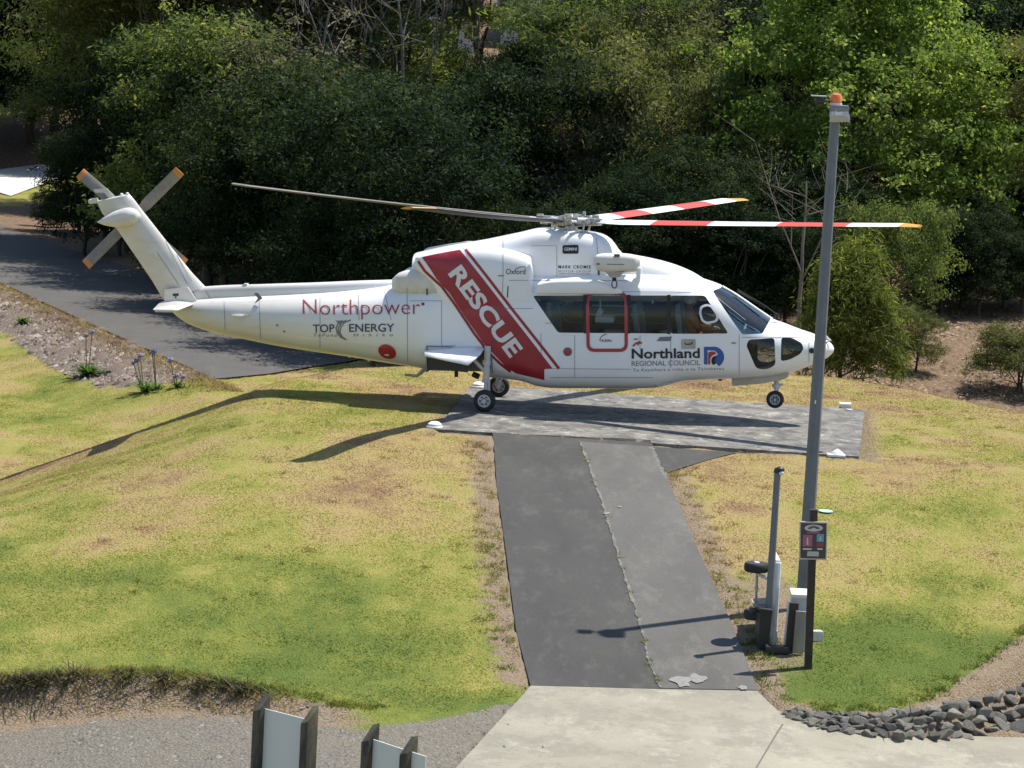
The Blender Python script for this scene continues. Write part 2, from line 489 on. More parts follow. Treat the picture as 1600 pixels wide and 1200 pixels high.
def pad_xy(u, v): return (u * PAD_C - v * PAD_S, u * PAD_S + v * PAD_C)
PAD_POLY = [pad_xy(*p) for p in ((-0.57, -3.93), (6.49, -3.93), (6.67, 2.72), (-0.68, 2.78))]
pad = sheet('landing_pad', PAD_POLY, -0.13, M_PAD, 0.35, 0.15, zfun=lambda x, y: 0.0)
tag(pad, kind='structure')
pathpoly = [tuple(p) for p in PATH_L] + [tuple(p) for p in PATH_R[::-1]]
path = tag(sheet('path', pathpoly, -0.055, M_PATH, 0.3, 0.075), kind='structure')
wedge = tag(sheet('path_edge', [tuple(p) for p in WEDGE], 0.013, M_PATH, 0.3), kind='structure')
# concrete apron in front
ap = APRON
_ap = [PATH_L[-1], *[hit(*p)[:2] for p in ((700, 1215), (640, 1290))], (-1.0, -30.0), (11.0, -30.0), *[hit(*p)[:2] for p in ((1700, 1150), (1520, 1152), (1400, 1152), (1290, 1138), (1215, 1112))], PATH_R[-1]]
apron = tag(sheet('concrete_apron', [tuple(p) for p in ap], 0.016, M_CONC, 0.3), kind='structure')
jm = plain('joint_dirt', (0.12, 0.11, 0.095), .9)
def strip(name, pts, w, off, mat, kind='structure', parent=None, zig=0.0, seed=0):
    rg = np.random.default_rng(seed)
    P = np.array(pts, float)
    d = np.linalg.norm(np.diff(P, axis=0), axis=1); s = np.concatenate([[0], np.cumsum(d)])
    n = max(2, int(s[-1] / 0.12)); q = np.linspace(0, s[-1], n)
    X = np.interp(q, s, P[:, 0]); Y = np.interp(q, s, P[:, 1])
    tx = np.gradient(X); ty = np.gradient(Y); L = np.hypot(tx, ty); nx_, ny_ = -ty / L, tx / L
    wl = w * (0.5 + zig * (rg.random(n) - .5)); wr = w * (0.5 + zig * (rg.random(n) - .5))
    A = np.stack([X + nx_ * wl, Y + ny_ * wl], -1); B = np.stack([X - nx_ * wr, Y - ny_ * wr], -1)
    V = np.concatenate([np.c_[A, zt(A[:, 0], A[:, 1]) + off], np.c_[B, zt(B[:, 0], B[:, 1]) + off]])
    i = np.arange(n - 1)
    o = link(name, mesh_np(name, V, np.stack([i, i + 1, n + i + 1, n + i], -1)[:, ::-1]), mat, parent)
    if kind: o['kind'] = kind
    return o
strip('apron_joint', [hit(*p)[:2] for p in ((1223, 1134), (1180, 1205))], .02, .021, jm)
_sm = [hit(*p)[:2] for p in ((905, 692), (925, 742), (945, 800), (966, 870), (985, 930), (1003, 985), (1015, 1040), (1032, 1078))]
M_PATH2 = asphalt('worn_asphalt', (0.090, 0.087, 0.079), (0.135, 0.130, 0.117), (0.22, 0.21, 0.185))
tag(sheet('path_strip', [tuple(p) for p in _sm] + [tuple(p) for p in PATH_R[::-1][:-1]] + [tuple(hit(1019, 700)[:2])], .025, M_PATH2, .3), kind='structure')
# the pale weedy seam that runs down the path
seam = [hit(*p)[:2] for p in ((905, 692), (925, 742), (945, 800), (966, 870), (985, 930), (1003, 985), (1015, 1040), (1032, 1078))]
mseam = NT('seam_grit'); mseam.base(mseam.ramp(mseam.noise(9, 5, .8), [(.40, (.08, .079, .074)), (.55, (.155, .148, .125)), (.72, (.25, .22, .16))])); mseam.rough(.95)
strip('path_seam', seam, .035, .029, mseam.m, zig=1.1, seed=2)
strip('path_seam', [hit(*p)[:2] for p in ((1017, 700), (1030, 730), (1042, 750))], .05, .026, mseam.m, zig=1.2, seed=4)
# pale patches on the path
mp = plain('pale_paint_scrap', (.20, .195, .18), .9, var=.25, scale=20)
rs = random.Random(8)
def blob(px, py, w, h, seed):
    rs.seed(seed); c = hit(px, py); pts = []
    for i in range(14):
        a = 2 * math.pi * i / 14; r = rs.uniform(.55, 1.1)
        pts.append((c[0] + w * r * math.cos(a), c[1] + h * r * math.sin(a)))
    bm = bmesh.new(); bm.faces.new([bm.verts.new((x, y, float(zt(x, y)) + .036)) for x, y in pts]); bmesh.ops.triangulate(bm, faces=bm.faces)
    me = bpy.data.meshes.new('path_stain'); bm.to_mesh(me); bm.free()
    link('path_stain', me, mp)['kind'] = 'structure'
for a in ((1065, 1068, .17, .22, 1), (1090, 1064, .12, .2, 2), (1160, 1078, .08, .08, 3), (948, 805, .06, .09, 5), (968, 795, .04, .06, 6)):
    blob(*a)
# far road and pale driveway
rn = [(ROAD_NX[i], ROAD_NY[i]) for i in range(len(ROAD_NX))]
rf = [(x + 4.6, y + 2.1) for x, y in rn][:-1]
rn = rn[:-2] + [tuple(at_z(*p, -1.6)[:2]) for p in ((326, 594), (420, 585), (500, 572), (575, 562))]
road = tag(sheet('road', rn + rf[::-1], 0.02, M_ROAD, .7), kind='structure')
drv = [hit(*p)[:2] for p in ((-20, 268), (60, 258), (103, 262), (104, 274), (60, 291), (17, 307), (-20, 296))]
tag(sheet('driveway', [tuple(p) for p in drv], 0.03, M_PALE, 2.0), kind='structure')
# ------------------------------------------------------------------ trees and shrubs
def leaf_mat(name, lo, mid, hi, trans=0.25, scale=.5):
    k = NT(name)
    t = k.attr('tint')
    oi = k.n('ShaderNodeObjectInfo').outputs['Random']
    n = k.noise(scale, 3, .6, vec=k.n('ShaderNodeNewGeometry').outputs['Position'])
    f = k.math('ADD', k.math('MULTIPLY', t, 0.75), k.math('ADD', k.math('MULTIPLY', k.math('SUBTRACT', n, .5), .7), k.math('MULTIPLY', k.math('SUBTRACT', oi, .5), .25)))
    c = k.ramp(f, [(0.1, lo), (0.42, mid), (0.8, hi)])
    k.base(c); k.rough(.6); k.b.inputs['Specular IOR Level'].default_value = .06
    tr = k.n('ShaderNodeBsdfTranslucent'); k.l(k.mix(1.0, c, (2.6, 2.7, 1.2), 'MULTIPLY'), tr.inputs['Color'])
    mx = k.n('ShaderNodeMixShader'); mx.inputs[0].default_value = trans
    k.l(k.b.outputs[0], mx.inputs[1]); k.l(tr.outputs[0], mx.inputs[2]); k.l(mx.outputs[0], k.out.inputs[0])
    return k.m
LM = dict(
    bright=leaf_mat('bright_leaves', (0.060, 0.102, 0.024), (0.125, 0.175, 0.044), (0.23, 0.27, 0.09), .42),
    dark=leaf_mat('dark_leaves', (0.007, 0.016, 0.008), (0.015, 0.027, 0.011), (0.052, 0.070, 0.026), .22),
    olive=leaf_mat('olive_leaves', (0.050, 0.062, 0.026), (0.105, 0.112, 0.045), (0.21, 0.20, 0.085), .32),
    greyish=leaf_mat('greyish_leaves', (0.060, 0.064, 0.042), (0.12, 0.115, 0.078), (0.21, 0.185, 0.125), .25),
    soft=leaf_mat('soft_leaves', (0.065, 0.085, 0.022), (0.135, 0.152, 0.042), (0.24, 0.235, 0.075), .38),
    kanuka=leaf_mat('kanuka_leaves', (0.045, 0.068, 0.026), (0.095, 0.122, 0.042), (0.20, 0.20, 0.08), .38))
kb = NT('bark'); kb.base(kb.ramp(kb.noise(6, 5, .75, stretch=(1, 1, .2)), [(.3, (.030, .023, .018)), (.7, (.10, .078, .06))])); kb.rough(.95); kb.bump(kb.noise(14, 4, .7, stretch=(1, 1, .2)), .6, .03)
M_BARK = kb.m
kb = NT('pale_bark'); kb.base(kb.ramp(kb.noise(6, 5, .75, stretch=(1, 1, .2)), [(.3, (.10, .085, .068)), (.7, (.25, .215, .175))])); kb.rough(.9)
M_PBARK = kb.m

def unit(v): return v / (np.linalg.norm(v, axis=-1, keepdims=True) + 1e-9)

def crown_np(seed, lobes, n_cl, per, lw, ll, cr, flat=.6, up=.5, shell=.55, droop=0.0, zmin=None, radial=0.0):
    """leaf clumps spread through the lobes; returns verts, quads, tint"""
    g = np.random.default_rng(seed)
    L = np.array(lobes, float)
    vol = L[:, 3] * L[:, 4] * L[:, 5]; pr = vol ** .67; pr /= pr.sum()
    li = g.choice(len(L), n_cl, p=pr)
    d = unit(g.normal(size=(n_cl, 3)))
    d[:, 2] = np.where(d[:, 2] < -.35, -d[:, 2] * .6, d[:, 2]); d = unit(d)
    rr = shell + (1 - shell) * g.random(n_cl) ** .6
    rr *= 1 + .19 * g.normal(size=n_cl)
    C = L[li, :3] + d * L[li, 3:6] * rr[:, None]
    tint_c = np.clip(g.normal(.45, .2, n_cl), 0, 1)
    crs = cr * np.exp(g.normal(0, .25, n_cl))
    N = n_cl * per
    ci = np.repeat(np.arange(n_cl), per)
    o = g.normal(size=(N, 3)) * np.array([1, 1, flat]) * crs[ci, None] * .55
    if radial:
        o += d[ci] * (g.random(N) - .3)[:, None] * radial
    P = C[ci] + o
    P[:, 2] -= droop * (np.linalg.norm(o[:, :2], axis=1)) ** 1.0
    out = unit(o + d[ci] * crs[ci, None] * .8)
    nrm = unit(out * .55 + np.array([0, 0, up]) + g.normal(size=(N, 3)) * .55)
    a = g.normal(size=(N, 3)); a[:, 2] -= droop * 1.5; a += out * .9
    ax = unit(a - (a * nrm).sum(1, keepdims=True) * nrm)
    bx = np.cross(nrm, ax)
    s = np.exp(g.normal(0, .25, N))[:, None]
    l = ll * s; w = lw * s
    V = np.stack([P - ax * l * .5, P - ax * l * .05 + bx * w * .5, P + ax * l * .5, P - ax * l * .05 - bx * w * .5], 1)
    if zmin is not None: V[..., 2] = np.maximum(V[..., 2], zmin)
    t = np.clip(tint_c[ci] + g.normal(0, .13, N), 0, 1)
    return V.reshape(-1, 3), np.arange(N * 4).reshape(-1, 4), np.repeat(t, 4)

def crown_mesh(name, *a, **k):
    V, F, t = crown_np(*a, **k)
    me = mesh_np(name, V, F, False)
    at = me.attributes.new('tint', 'FLOAT', 'POINT'); at.data.foreach_set('value', t.astype(np.float32))
    return me

def trunk_mesh(name, seed, h, r, tips, fork=.4, seg=7, stems=1, wob=.06, twigs=0):
    g = random.Random(seed)
    bm = bmesh.new()
    for sidx in range(stems):
        a = g.uniform(0, 6.28); off = (0.0 if stems == 1 else 1.0) * r * 1.6
        base = Vector((off * math.cos(a), off * math.sin(a), -.4))
        n = 7
        lean = Vector((g.uniform(-wob, wob), g.uniform(-wob, wob), 0)) * (1 if stems == 1 else 3)
        pts = [base + lean * h * (i / (n - 1)) ** 1.3 + Vector((g.gauss(0, 1), g.gauss(0, 1), 0)) * r * .5 * (i > 0) + Vector((0, 0, (h + .4) * i / (n - 1))) for i in range(n)]
        tube_bm(bm, pts, [r * (1.25 if i == 0 else 1) * (1 - .75 * i / (n - 1)) for i in range(n)], seg)
        for tp in [t for j, t in enumerate(tips) if j % stems == sidx]:
            k = g.uniform(fork, .95); i = min(n - 2, int(k * (n - 1)))
            s0 = pts[i].lerp(pts[i + 1], k * (n - 1) - i); e = Vector(tp)
            mid = s0.lerp(e, .5) + Vector((g.gauss(0, .12), g.gauss(0, .12), g.uniform(-.15, .1))) * (e - s0).length
            rl = r * .42 * (1 - .5 * k)
            tube_bm(bm, [s0, s0.lerp(mid, .5), mid, mid.lerp(e, .5), e], [rl, rl * .85, rl * .65, rl * .45, rl * .18], 5)
            for _ in range(twigs):
                q = s0.lerp(e, g.uniform(.5, 1)); e2 = q + Vector((g.gauss(0, .5), g.gauss(0, .5), g.uniform(.1, .9)))
                tube_bm(bm, [q, q.lerp(e2, .5) + Vector((g.gauss(0, .07), g.gauss(0, .07), 0)), e2], [rl * .3, rl * .2, rl * .08], 4)
    me = bpy.data.meshes.new(name); bm.to_mesh(me); bm.free()
    smooth(me, 60)
    return me

# crown prototypes (metres, base of the trunk at the origin)
def lobes_rand(seed, n, cx, cz, R, Hh, r0, r1, flat=.75):
    g = random.Random(seed); out = []
    for i in range(n):
        a = 2 * math.pi * (i / n) + g.uniform(-.4, .4); q = g.uniform(.25, 1) ** .6
        rr = g.uniform(r0, r1)
        out.append((cx + R * q * math.cos(a), R * q * math.sin(a), cz + g.uniform(-1, 1) * Hh, rr, rr, rr * flat))
    return out
PROTO = {}
def proto(key, crown, trunk, mats): PROTO[key] = (crown, trunk, mats)
# big broadleaf on the right; crown sheared so the lower lobes stick out and catch sun
bl = [(0, 0, 6.6, 2.7, 2.5, 2.3), (-1.9, -.5, 5.4, 1.9, 1.8, 1.5), (2.1, -.4, 5.6, 2.0, 1.9, 1.7), (2.6, -.6, 3.9, 1.5, 1.5, 1.2), (-2.6, -.3, 3.9, 1.5, 1.5, 1.2), (.4, -1.5, 4.7, 1.9, 1.6, 1.5),
      (-.9, -.7, 8.0, 1.7, 1.7, 1.5), (1.2, -.4, 8.2, 1.8, 1.7, 1.5), (.2, 1.2, 6.0, 2.6, 2.0, 2.4), (-.4, -1.1, 3.3, 1.7, 1.3, 1.0), (3.2, -.1, 4.8, 1.0, 1.0, .9), (1.3, -1.3, 3.0, 1.3, 1.0, .9), (.2, 0, 9.4, 1.5, 1.4, 1.1), (3.0, -.4, 2.7, 1.3, 1.1, 1.0), (1.9, -.8, 2.2, 1.2, 1.0, .8), (3.8, -.2, 3.6, .9, .9, .9), (-1.7, -.9, 2.6, 1.2, 1.0, .8), (.2, -1.1, 2.2, 1.2, .9, .7)]
bl = [(a, b + .42 * (c - 6.0), c, d, e, f) for a, b, c, d, e, f in bl]
proto('bright', crown_mesh('leaf_crown', 11, bl, 1300, 54, .072, .13, .35, flat=.6, up=.45, shell=.6), trunk_mesh('bark_trunk', 1, 6.0, .21, [l[:3] for l in bl], .3), ('bright', M_BARK))
# kanuka: tall thin stems, feathery flat clumps near the top
for i, sd in enumerate((21, 22, 23)):
    lb = lobes_rand(sd, 9, 0, 7.2, 2.4, 1.7, 1.0, 1.6, .6) + lobes_rand(sd + 50, 6, 0, 4.4, 2.3, 1.2, .8, 1.2, .55)
    proto(f'kanuka{i}', crown_mesh('leaf_crown', sd, lb, 500, 48, .042, .19, .46, flat=.5, up=.5, shell=.5, radial=.25), trunk_mesh('bark_trunk', sd, 6.8, .10, [l[:3] for l in lb], .35, stems=3, wob=.05), ('kanuka', M_BARK))
# dark round evergreen down to the ground
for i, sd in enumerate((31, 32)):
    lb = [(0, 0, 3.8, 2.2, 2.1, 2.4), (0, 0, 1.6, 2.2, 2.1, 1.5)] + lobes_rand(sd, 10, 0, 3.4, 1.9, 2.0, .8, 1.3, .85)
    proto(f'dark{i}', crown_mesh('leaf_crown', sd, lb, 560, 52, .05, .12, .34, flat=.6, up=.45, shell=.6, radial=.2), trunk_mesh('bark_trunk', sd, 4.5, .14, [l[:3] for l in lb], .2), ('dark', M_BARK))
# olive shrub mass
for i, sd in enumerate((41, 42)):
    lb = [(0, 0, 1.5, 1.7, 1.6, 1.3)] + lobes_rand(sd, 11, 0, 1.9, 1.6, 1.0, .5, .9, .8)
    proto(f'olive{i}', crown_mesh('leaf_crown', sd, lb, 520, 62, .034, .088, .24, flat=.65, up=.45, shell=.6, radial=.15), trunk_mesh('bark_trunk', sd, 2.0, .07, [l[:3] for l in lb], .15, stems=2), ('olive', M_BARK))
# soft drooping conifer-like shrub
lb = [(0, 0, 2.2, .85, .85, 1.0), (0, 0, 1.2, 1.0, 1.0, .9), (.15, 0, 3.0, .55, .55, .75), (-.5, -.3, 1.7, .6, .6, .7), (.6, -.2, 1.5, .6, .6, .7), (.2, -.5, 2.3, .5, .5, .7), (-.3, -.2, 2.7, .45, .45, .6), (.7, -.3, .8, .6, .6, .6), (-.7, -.2, .8, .6, .6, .6)]
proto('soft', crown_mesh('leaf_crown', 51, lb, 460, 52, .026, .17, .24, flat=.9, up=.3, shell=.55, droop=.5, zmin=.02), trunk_mesh('bark_trunk', 51, 2.6, .06, [l[:3] for l in lb], .1), ('soft', M_BARK))
# bare twiggy tree
proto('bare', None, trunk_mesh('bark_trunk', 61, 4.2, .075, [(g_ * .5, random.Random(g_).uniform(-.6, .6), 4.0 + random.Random(g_ + 9).uniform(-.6, 1.6)) for g_ in (-3, -2, -1, 1, 2, 3)], .45, twigs=7), (None, M_PBARK))

FORM = {'bright': 'broadleaf_tree', 'kanuka': 'kanuka_tree', 'dark': 'evergreen_tree', 'olive': 'shrub', 'soft': 'conifer_shrub', 'bare': 'bare_tree'}
def plant(key, x, y, s, rot, label, cat, group, mat=None, sz=None, name=None, sink=.05):
    crown, trunk, (lm, bk) = PROTO[key]
    base = key.rstrip('0123456789')
    o = empty(name or FORM[base], (x, y, float(zt(x, y)) - sink), rot, label, cat, group)
    o.scale = (s, s, sz or s)
    if crown is not None:
        c = bpy.data.objects.new('crown', crown); COL.objects.link(c); c.parent = o
        m = LM[mat or lm]
        if not crown.materials: crown.materials.append(m)
        if crown.materials[0] is not m:
            c.material_slots[0].link = 'OBJECT'; c.material_slots[0].material = m
    t = bpy.data.objects.new('trunk', trunk); COL.objects.link(t); t.parent = o
    if not trunk.materials: trunk.materials.append(bk)
    return o
def px_at(px, y):            # world x of an image column at depth y
    return at_y(px, 300, y)[0]

plant('bright', px_at(1322, 29.5), 29.5, .98, .0, 'large bright green broadleaf tree behind the tall light pole', 'tree', None, sz=1.0)
plant('soft', px_at(1335, 16.0), 16.0, 1.05, .4, 'soft yellow-green conifer shrub just beyond the helicopter nose', 'shrub', None, sz=1.0, name='conifer_shrub')
plant('olive0', px_at(1408, 22), 22, .80, .5, 'rounded mid-green shrub behind the soft conifer shrub', 'shrub', None, mat='kanuka', sz=1.10)
plant('bare', px_at(1262, 20), 20, 1.0, .2, 'thin bare pale-stemmed tree close beside the light pole', 'tree', None)
plant('olive1', px_at(1612, 17), 17, .6, 1.5, 'low yellowish shrub at the right edge by the bare slope', 'shrub', None, mat='olive', sz=.6)
plant('kanuka1', px_at(1640, 30), 30, .8, 2.0, 'olive tree cut off by the right edge of the photo', 'tree', None, mat='olive', sz=.72)
# olive and grey shrubs behind the rotor
for i, (px, y, s, key, m, r, lab, sz) in enumerate((
        (1040, 30, 1.35, 'olive0', 'olive', .0, 'big olive shrub behind the right-hand rotor blades', 1.75),
        (930, 31, 1.25, 'olive1', 'greyish', 1.1, 'greyish half-dead shrub above the rotor hub', 1.5),
        (1120, 27, 1.15, 'olive1', 'olive', 2.2, 'olive shrub behind the windscreen', 1.3),
        (985, 37, 1.5, 'olive0', 'olive', 3.0, 'tall olive shrub left of the bright tree', 2.2),
        (870, 35, 1.3, 'olive0', 'kanuka', 4.0, 'dark olive shrub behind the left rotor blade root', 1.55))):
    plant(key, px_at(px, y), y, s, r, lab, 'shrub', 'shrubs behind the rotor', mat=m, sz=sz)
ORD = ['first', 'second', 'third', 'fourth', 'fifth', 'sixth', 'seventh', 'eighth', 'ninth', 'tenth', 'eleventh', 'twelfth', 'thirteenth', 'fourteenth']
# evergreens right on the far kerb of the road
_yy = (20.5, 24, 28, 32.5, 37.5, 43, 49)
for i, yv in enumerate(_yy):
    xv = float(np.interp(yv - 2.1, ROAD_NY[::-1], ROAD_NX[::-1])) + 4.6 + (1.3, 1.6, 1.4, 1.9, 1.5, 2.0, 1.8)[i]
    plant(('dark0', 'dark1')[i % 2], xv, yv, (.95, 1.1, 1.0, 1.15, 1.05, 1.2, 1.1)[i], i * 1.7, ('dark evergreen overhanging the road, nearest the helicopter tail' if i == 0 else ('dark evergreen overhanging the road, farthest up the road' if i == 6 else f'dark evergreen overhanging the road edge, {ORD[i]} one going up the road')), 'tree', 'evergreens along the road edge')
# dark tree belt across the back: rows of individual trees
g = random.Random(77)
ORD = ['first', 'second', 'third', 'fourth', 'fifth', 'sixth', 'seventh', 'eighth', 'ninth', 'tenth', 'eleventh', 'twelfth', 'thirteenth', 'fourteenth']
def belt(x0, x1, y, n, keys, smin, smax, lab, cat, group, mat=None, jy=1.5, name=None, skip=()):
    L = sorted(x0 + (x1 - x0) * (i + .5 + g.uniform(-.3, .3)) / n for i in range(n))
    L = [q for q in L if not any(a < q < b for a, b in skip)]; n = len(L)
    for i, px in enumerate(L):
        yy = y + g.uniform(-jy, jy); s = g.uniform(smin, smax)
        l = lab.replace('#', 'leftmost' if i == 0 else ('rightmost' if i == n - 1 else ORD[i] + ' from left'))
        plant(g.choice(keys), px_at(px, yy), yy, s, g.uniform(0, 6.28), l, cat, group, mat=(mat if not isinstance(mat, tuple) else g.choice(mat)), name=name)
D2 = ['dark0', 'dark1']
belt(600, 940, 66, 6, ['bare'], 1.5, 1.9, '# bare stemmed tree in front of the houses', 'tree', 'bare stems in front of the houses', jy=3, name='bare_tree')
belt(430, 660, 45.5, 3, ['bare'], 1.5, 1.8, '# pale bare stem among the dark trees above the left rotor blade', 'tree', 'bare stems above the left rotor blade', jy=1, name='bare_tree')
belt(980, 1130, 43, 3, ['bare'], 1.4, 1.7, '# pale bare stem left of the bright broadleaf tree', 'tree', 'bare stems left of the broadleaf tree', jy=1, name='bare_tree')
belt(610, 930, 69, 3, ['kanuka0', 'kanuka1', 'kanuka2'], .55, .75, '# small kanuka screening the houses', 'tree', 'small kanuka trees screening the houses', jy=2)
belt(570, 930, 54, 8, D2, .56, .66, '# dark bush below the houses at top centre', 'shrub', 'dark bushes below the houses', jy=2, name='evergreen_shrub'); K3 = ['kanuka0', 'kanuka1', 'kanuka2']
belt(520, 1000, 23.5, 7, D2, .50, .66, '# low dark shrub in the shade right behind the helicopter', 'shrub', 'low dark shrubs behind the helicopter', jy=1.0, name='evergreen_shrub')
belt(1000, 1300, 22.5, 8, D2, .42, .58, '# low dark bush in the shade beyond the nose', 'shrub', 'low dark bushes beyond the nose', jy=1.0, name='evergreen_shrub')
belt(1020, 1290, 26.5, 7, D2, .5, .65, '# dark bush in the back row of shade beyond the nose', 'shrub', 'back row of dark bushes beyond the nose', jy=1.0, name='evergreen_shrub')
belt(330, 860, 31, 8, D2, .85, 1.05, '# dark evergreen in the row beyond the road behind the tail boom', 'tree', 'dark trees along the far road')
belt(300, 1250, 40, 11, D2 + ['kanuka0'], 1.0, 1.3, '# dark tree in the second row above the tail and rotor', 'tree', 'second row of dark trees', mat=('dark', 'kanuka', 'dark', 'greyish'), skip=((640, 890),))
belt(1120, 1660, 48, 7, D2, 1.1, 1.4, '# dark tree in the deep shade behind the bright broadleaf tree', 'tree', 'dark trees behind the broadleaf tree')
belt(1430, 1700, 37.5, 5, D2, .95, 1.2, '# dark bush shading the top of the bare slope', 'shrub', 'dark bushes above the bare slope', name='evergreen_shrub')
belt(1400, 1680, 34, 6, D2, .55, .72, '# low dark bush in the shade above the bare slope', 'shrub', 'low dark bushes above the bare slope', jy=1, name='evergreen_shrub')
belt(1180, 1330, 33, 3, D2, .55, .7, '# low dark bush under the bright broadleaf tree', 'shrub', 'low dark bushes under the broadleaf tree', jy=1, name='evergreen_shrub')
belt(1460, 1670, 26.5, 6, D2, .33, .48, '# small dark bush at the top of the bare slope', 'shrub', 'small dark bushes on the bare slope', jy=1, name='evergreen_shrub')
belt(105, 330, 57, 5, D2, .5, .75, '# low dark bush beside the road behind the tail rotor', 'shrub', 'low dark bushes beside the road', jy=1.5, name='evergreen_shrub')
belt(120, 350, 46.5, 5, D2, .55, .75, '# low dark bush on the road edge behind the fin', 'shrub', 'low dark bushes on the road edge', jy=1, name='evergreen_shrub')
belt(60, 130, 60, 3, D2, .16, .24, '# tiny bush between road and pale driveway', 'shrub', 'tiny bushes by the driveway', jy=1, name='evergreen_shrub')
belt(130, 360, 52, 4, K3, 1.05, 1.25, '# kanuka with sunlit top above the tail fin', 'tree', 'kanuka trees above the tail fin', jy=3, mat='olive')  # olive leaf colour gives these crowns their sunlit look
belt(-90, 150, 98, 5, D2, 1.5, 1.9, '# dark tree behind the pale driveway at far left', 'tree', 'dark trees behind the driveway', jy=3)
belt(-120, 220, 108, 4, K3, 1.5, 1.8, '# sunlit kanuka in the upper left corner', 'tree', 'kanuka trees in the upper left corner', jy=3, mat='olive')  # sunlit look put in by the olive leaf colour
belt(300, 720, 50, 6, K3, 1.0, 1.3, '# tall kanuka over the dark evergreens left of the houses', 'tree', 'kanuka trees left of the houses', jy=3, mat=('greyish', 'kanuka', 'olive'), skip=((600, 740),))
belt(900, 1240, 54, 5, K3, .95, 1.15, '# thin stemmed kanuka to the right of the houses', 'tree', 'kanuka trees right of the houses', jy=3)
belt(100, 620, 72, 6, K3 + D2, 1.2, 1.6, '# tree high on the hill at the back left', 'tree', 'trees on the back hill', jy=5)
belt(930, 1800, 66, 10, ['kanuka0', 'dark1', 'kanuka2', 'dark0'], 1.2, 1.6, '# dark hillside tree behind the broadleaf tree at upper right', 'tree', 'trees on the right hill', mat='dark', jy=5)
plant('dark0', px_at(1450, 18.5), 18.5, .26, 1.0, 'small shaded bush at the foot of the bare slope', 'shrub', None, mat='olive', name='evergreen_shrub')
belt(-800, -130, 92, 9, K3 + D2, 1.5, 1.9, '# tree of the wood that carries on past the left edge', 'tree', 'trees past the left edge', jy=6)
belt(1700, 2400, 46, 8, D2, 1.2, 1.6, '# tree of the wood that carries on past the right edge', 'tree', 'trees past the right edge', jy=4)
# ------------------------------------------------------------------ rescue helicopter
HYAW, HPITCH = math.radians(-6.0), math.radians(2.35)
HM = Matrix.Translation((0.0, 0.0, 0.02)) @ Matrix.Rotation(HYAW, 4, 'Z') @ Matrix.Rotation(-HPITCH, 4, 'Y')
HMI = np.array(HM.inverted())
def hray(px, py):
    o = HMI[:3, :3] @ CAM_C + HMI[:3, 3]; d = HMI[:3, :3] @ ray(px, py)
    return o, d
def H(px, py, yl=0.0):       # pixel on the plane local y = yl -> local point
    o, d = hray(px, py)
    return o + d * ((yl - o[1]) / d[1])

heli = empty('helicopter')
heli.matrix_world = HM
tag(heli, 'white rescue helicopter with a slanted red band lifting off the concrete pad', 'helicopter')

def white_paint():
    k = NT('white_paint')
    n = k.noise(1.6, 5, .65); x = k.n('ShaderNodeSeparateXYZ'); k.l(k.coord(), x.inputs[0])
    soot = k.math('MULTIPLY', k.math('SUBTRACT', -0.9, x.outputs[0]), 0.28, True)          # grime grows towards the tail
    soot = k.math('MULTIPLY', soot, k.math('ADD', k.math('MULTIPLY', k.noise(2.2, 5, .7, stretch=(.5, 1, 1.6)), 0.9), 0.25))
    c = k.mix(soot, k.ramp(n, [(.3, (.79, .80, .815)), (.7, (.83, .835, .84))]), (.50, .465, .40))
    k.base(c); k.rough(k.math('ADD', k.math('MULTIPLY', n, .12), .24)); k.b.inputs['Coat Weight'].default_value = .25; k.b.inputs['Coat Roughness'].default_value = .1
    k.bump(k.noise(1.1, 2, .5), .06, .02)
    return k.m
M_WHITE = white_paint()
M_INNER = plain('cabin_lining', (.20, .205, .215), .8)
M_RED = plain('red_vinyl', (.30, .014, .026), .4, coat=.2, var=.12, scale=3)
M_REDP = plain('red_paint', (.36, .03, .035), .35, coat=.3)
M_WVIN = plain('white_vinyl', (.70, .70, .69), .4, var=.05)
M_BLACK = plain('black_rubber', (.018, .018, .019), .7, var=.3, scale=12)
M_DARK = plain('dark_metal', (.05, .05, .052), .5, metal=.6)
M_STEEL = plain('worn_alloy', (.42, .41, .38), .38, metal=.85, var=.35, scale=18)
M_LGREY = plain('grey_alloy', (.50, .505, .51), .45, var=.1)
M_BEIGE = plain('grimy_paint', (.40, .38, .33), .5, var=.2, scale=8)
M_INK = plain('black_ink', (.012, .012, .014), .5)
M_GREYINK = plain('grey_ink', (.17, .17, .18), .5)
M_SEAM = plain('panel_gap', (.22, .225, .235), .6)
M_NPRED = plain('northpower_red', (.36, .045, .025), .45)
M_NAVY = plain('navy_ink', (.045, .04, .085), .5)
M_BLUE = plain('blue_ink', (.03, .10, .34), .45)
M_GOLD = plain('gold_tip', (.55, .30, .03), .4)
M_RBLADE = plain('blade_red', (.55, .065, .035), .4)
M_BGREY = plain('blade_grey', (.20, .185, .165), .5, var=.2)
M_CREAM = plain('sooty_white', (.60, .58, .53), .45, var=.12, scale=4)
M_PURP = plain('purple_ink', (.22, .05, .16), .5)

def glass(name, tint, gloss=.03, ior=1.5):
    k = NT(name)
    tr = k.n('ShaderNodeBsdfTransparent'); tr.inputs[0].default_value = (*tint, 1)
    gl = k.n('ShaderNodeBsdfGlossy'); gl.inputs['Roughness'].default_value = gloss; gl.inputs[0].default_value = (.95, 1, .98, 1)
    fr = k.n('ShaderNodeFresnel'); fr.inputs[0].default_value = ior
    mx = k.n('ShaderNodeMixShader'); k.l(fr.outputs[0], mx.inputs[0]); k.l(tr.outputs[0], mx.inputs[1]); k.l(gl.outputs[0], mx.inputs[2])
    k.l(mx.outputs[0], k.out.inputs[0])
    return k.m
M_GLASS = glass('tinted_glass', (.78, .82, .82), .03, 1.33)
M_SCREEN = glass('windscreen_glass', (.74, .86, .86), .02, 1.9)

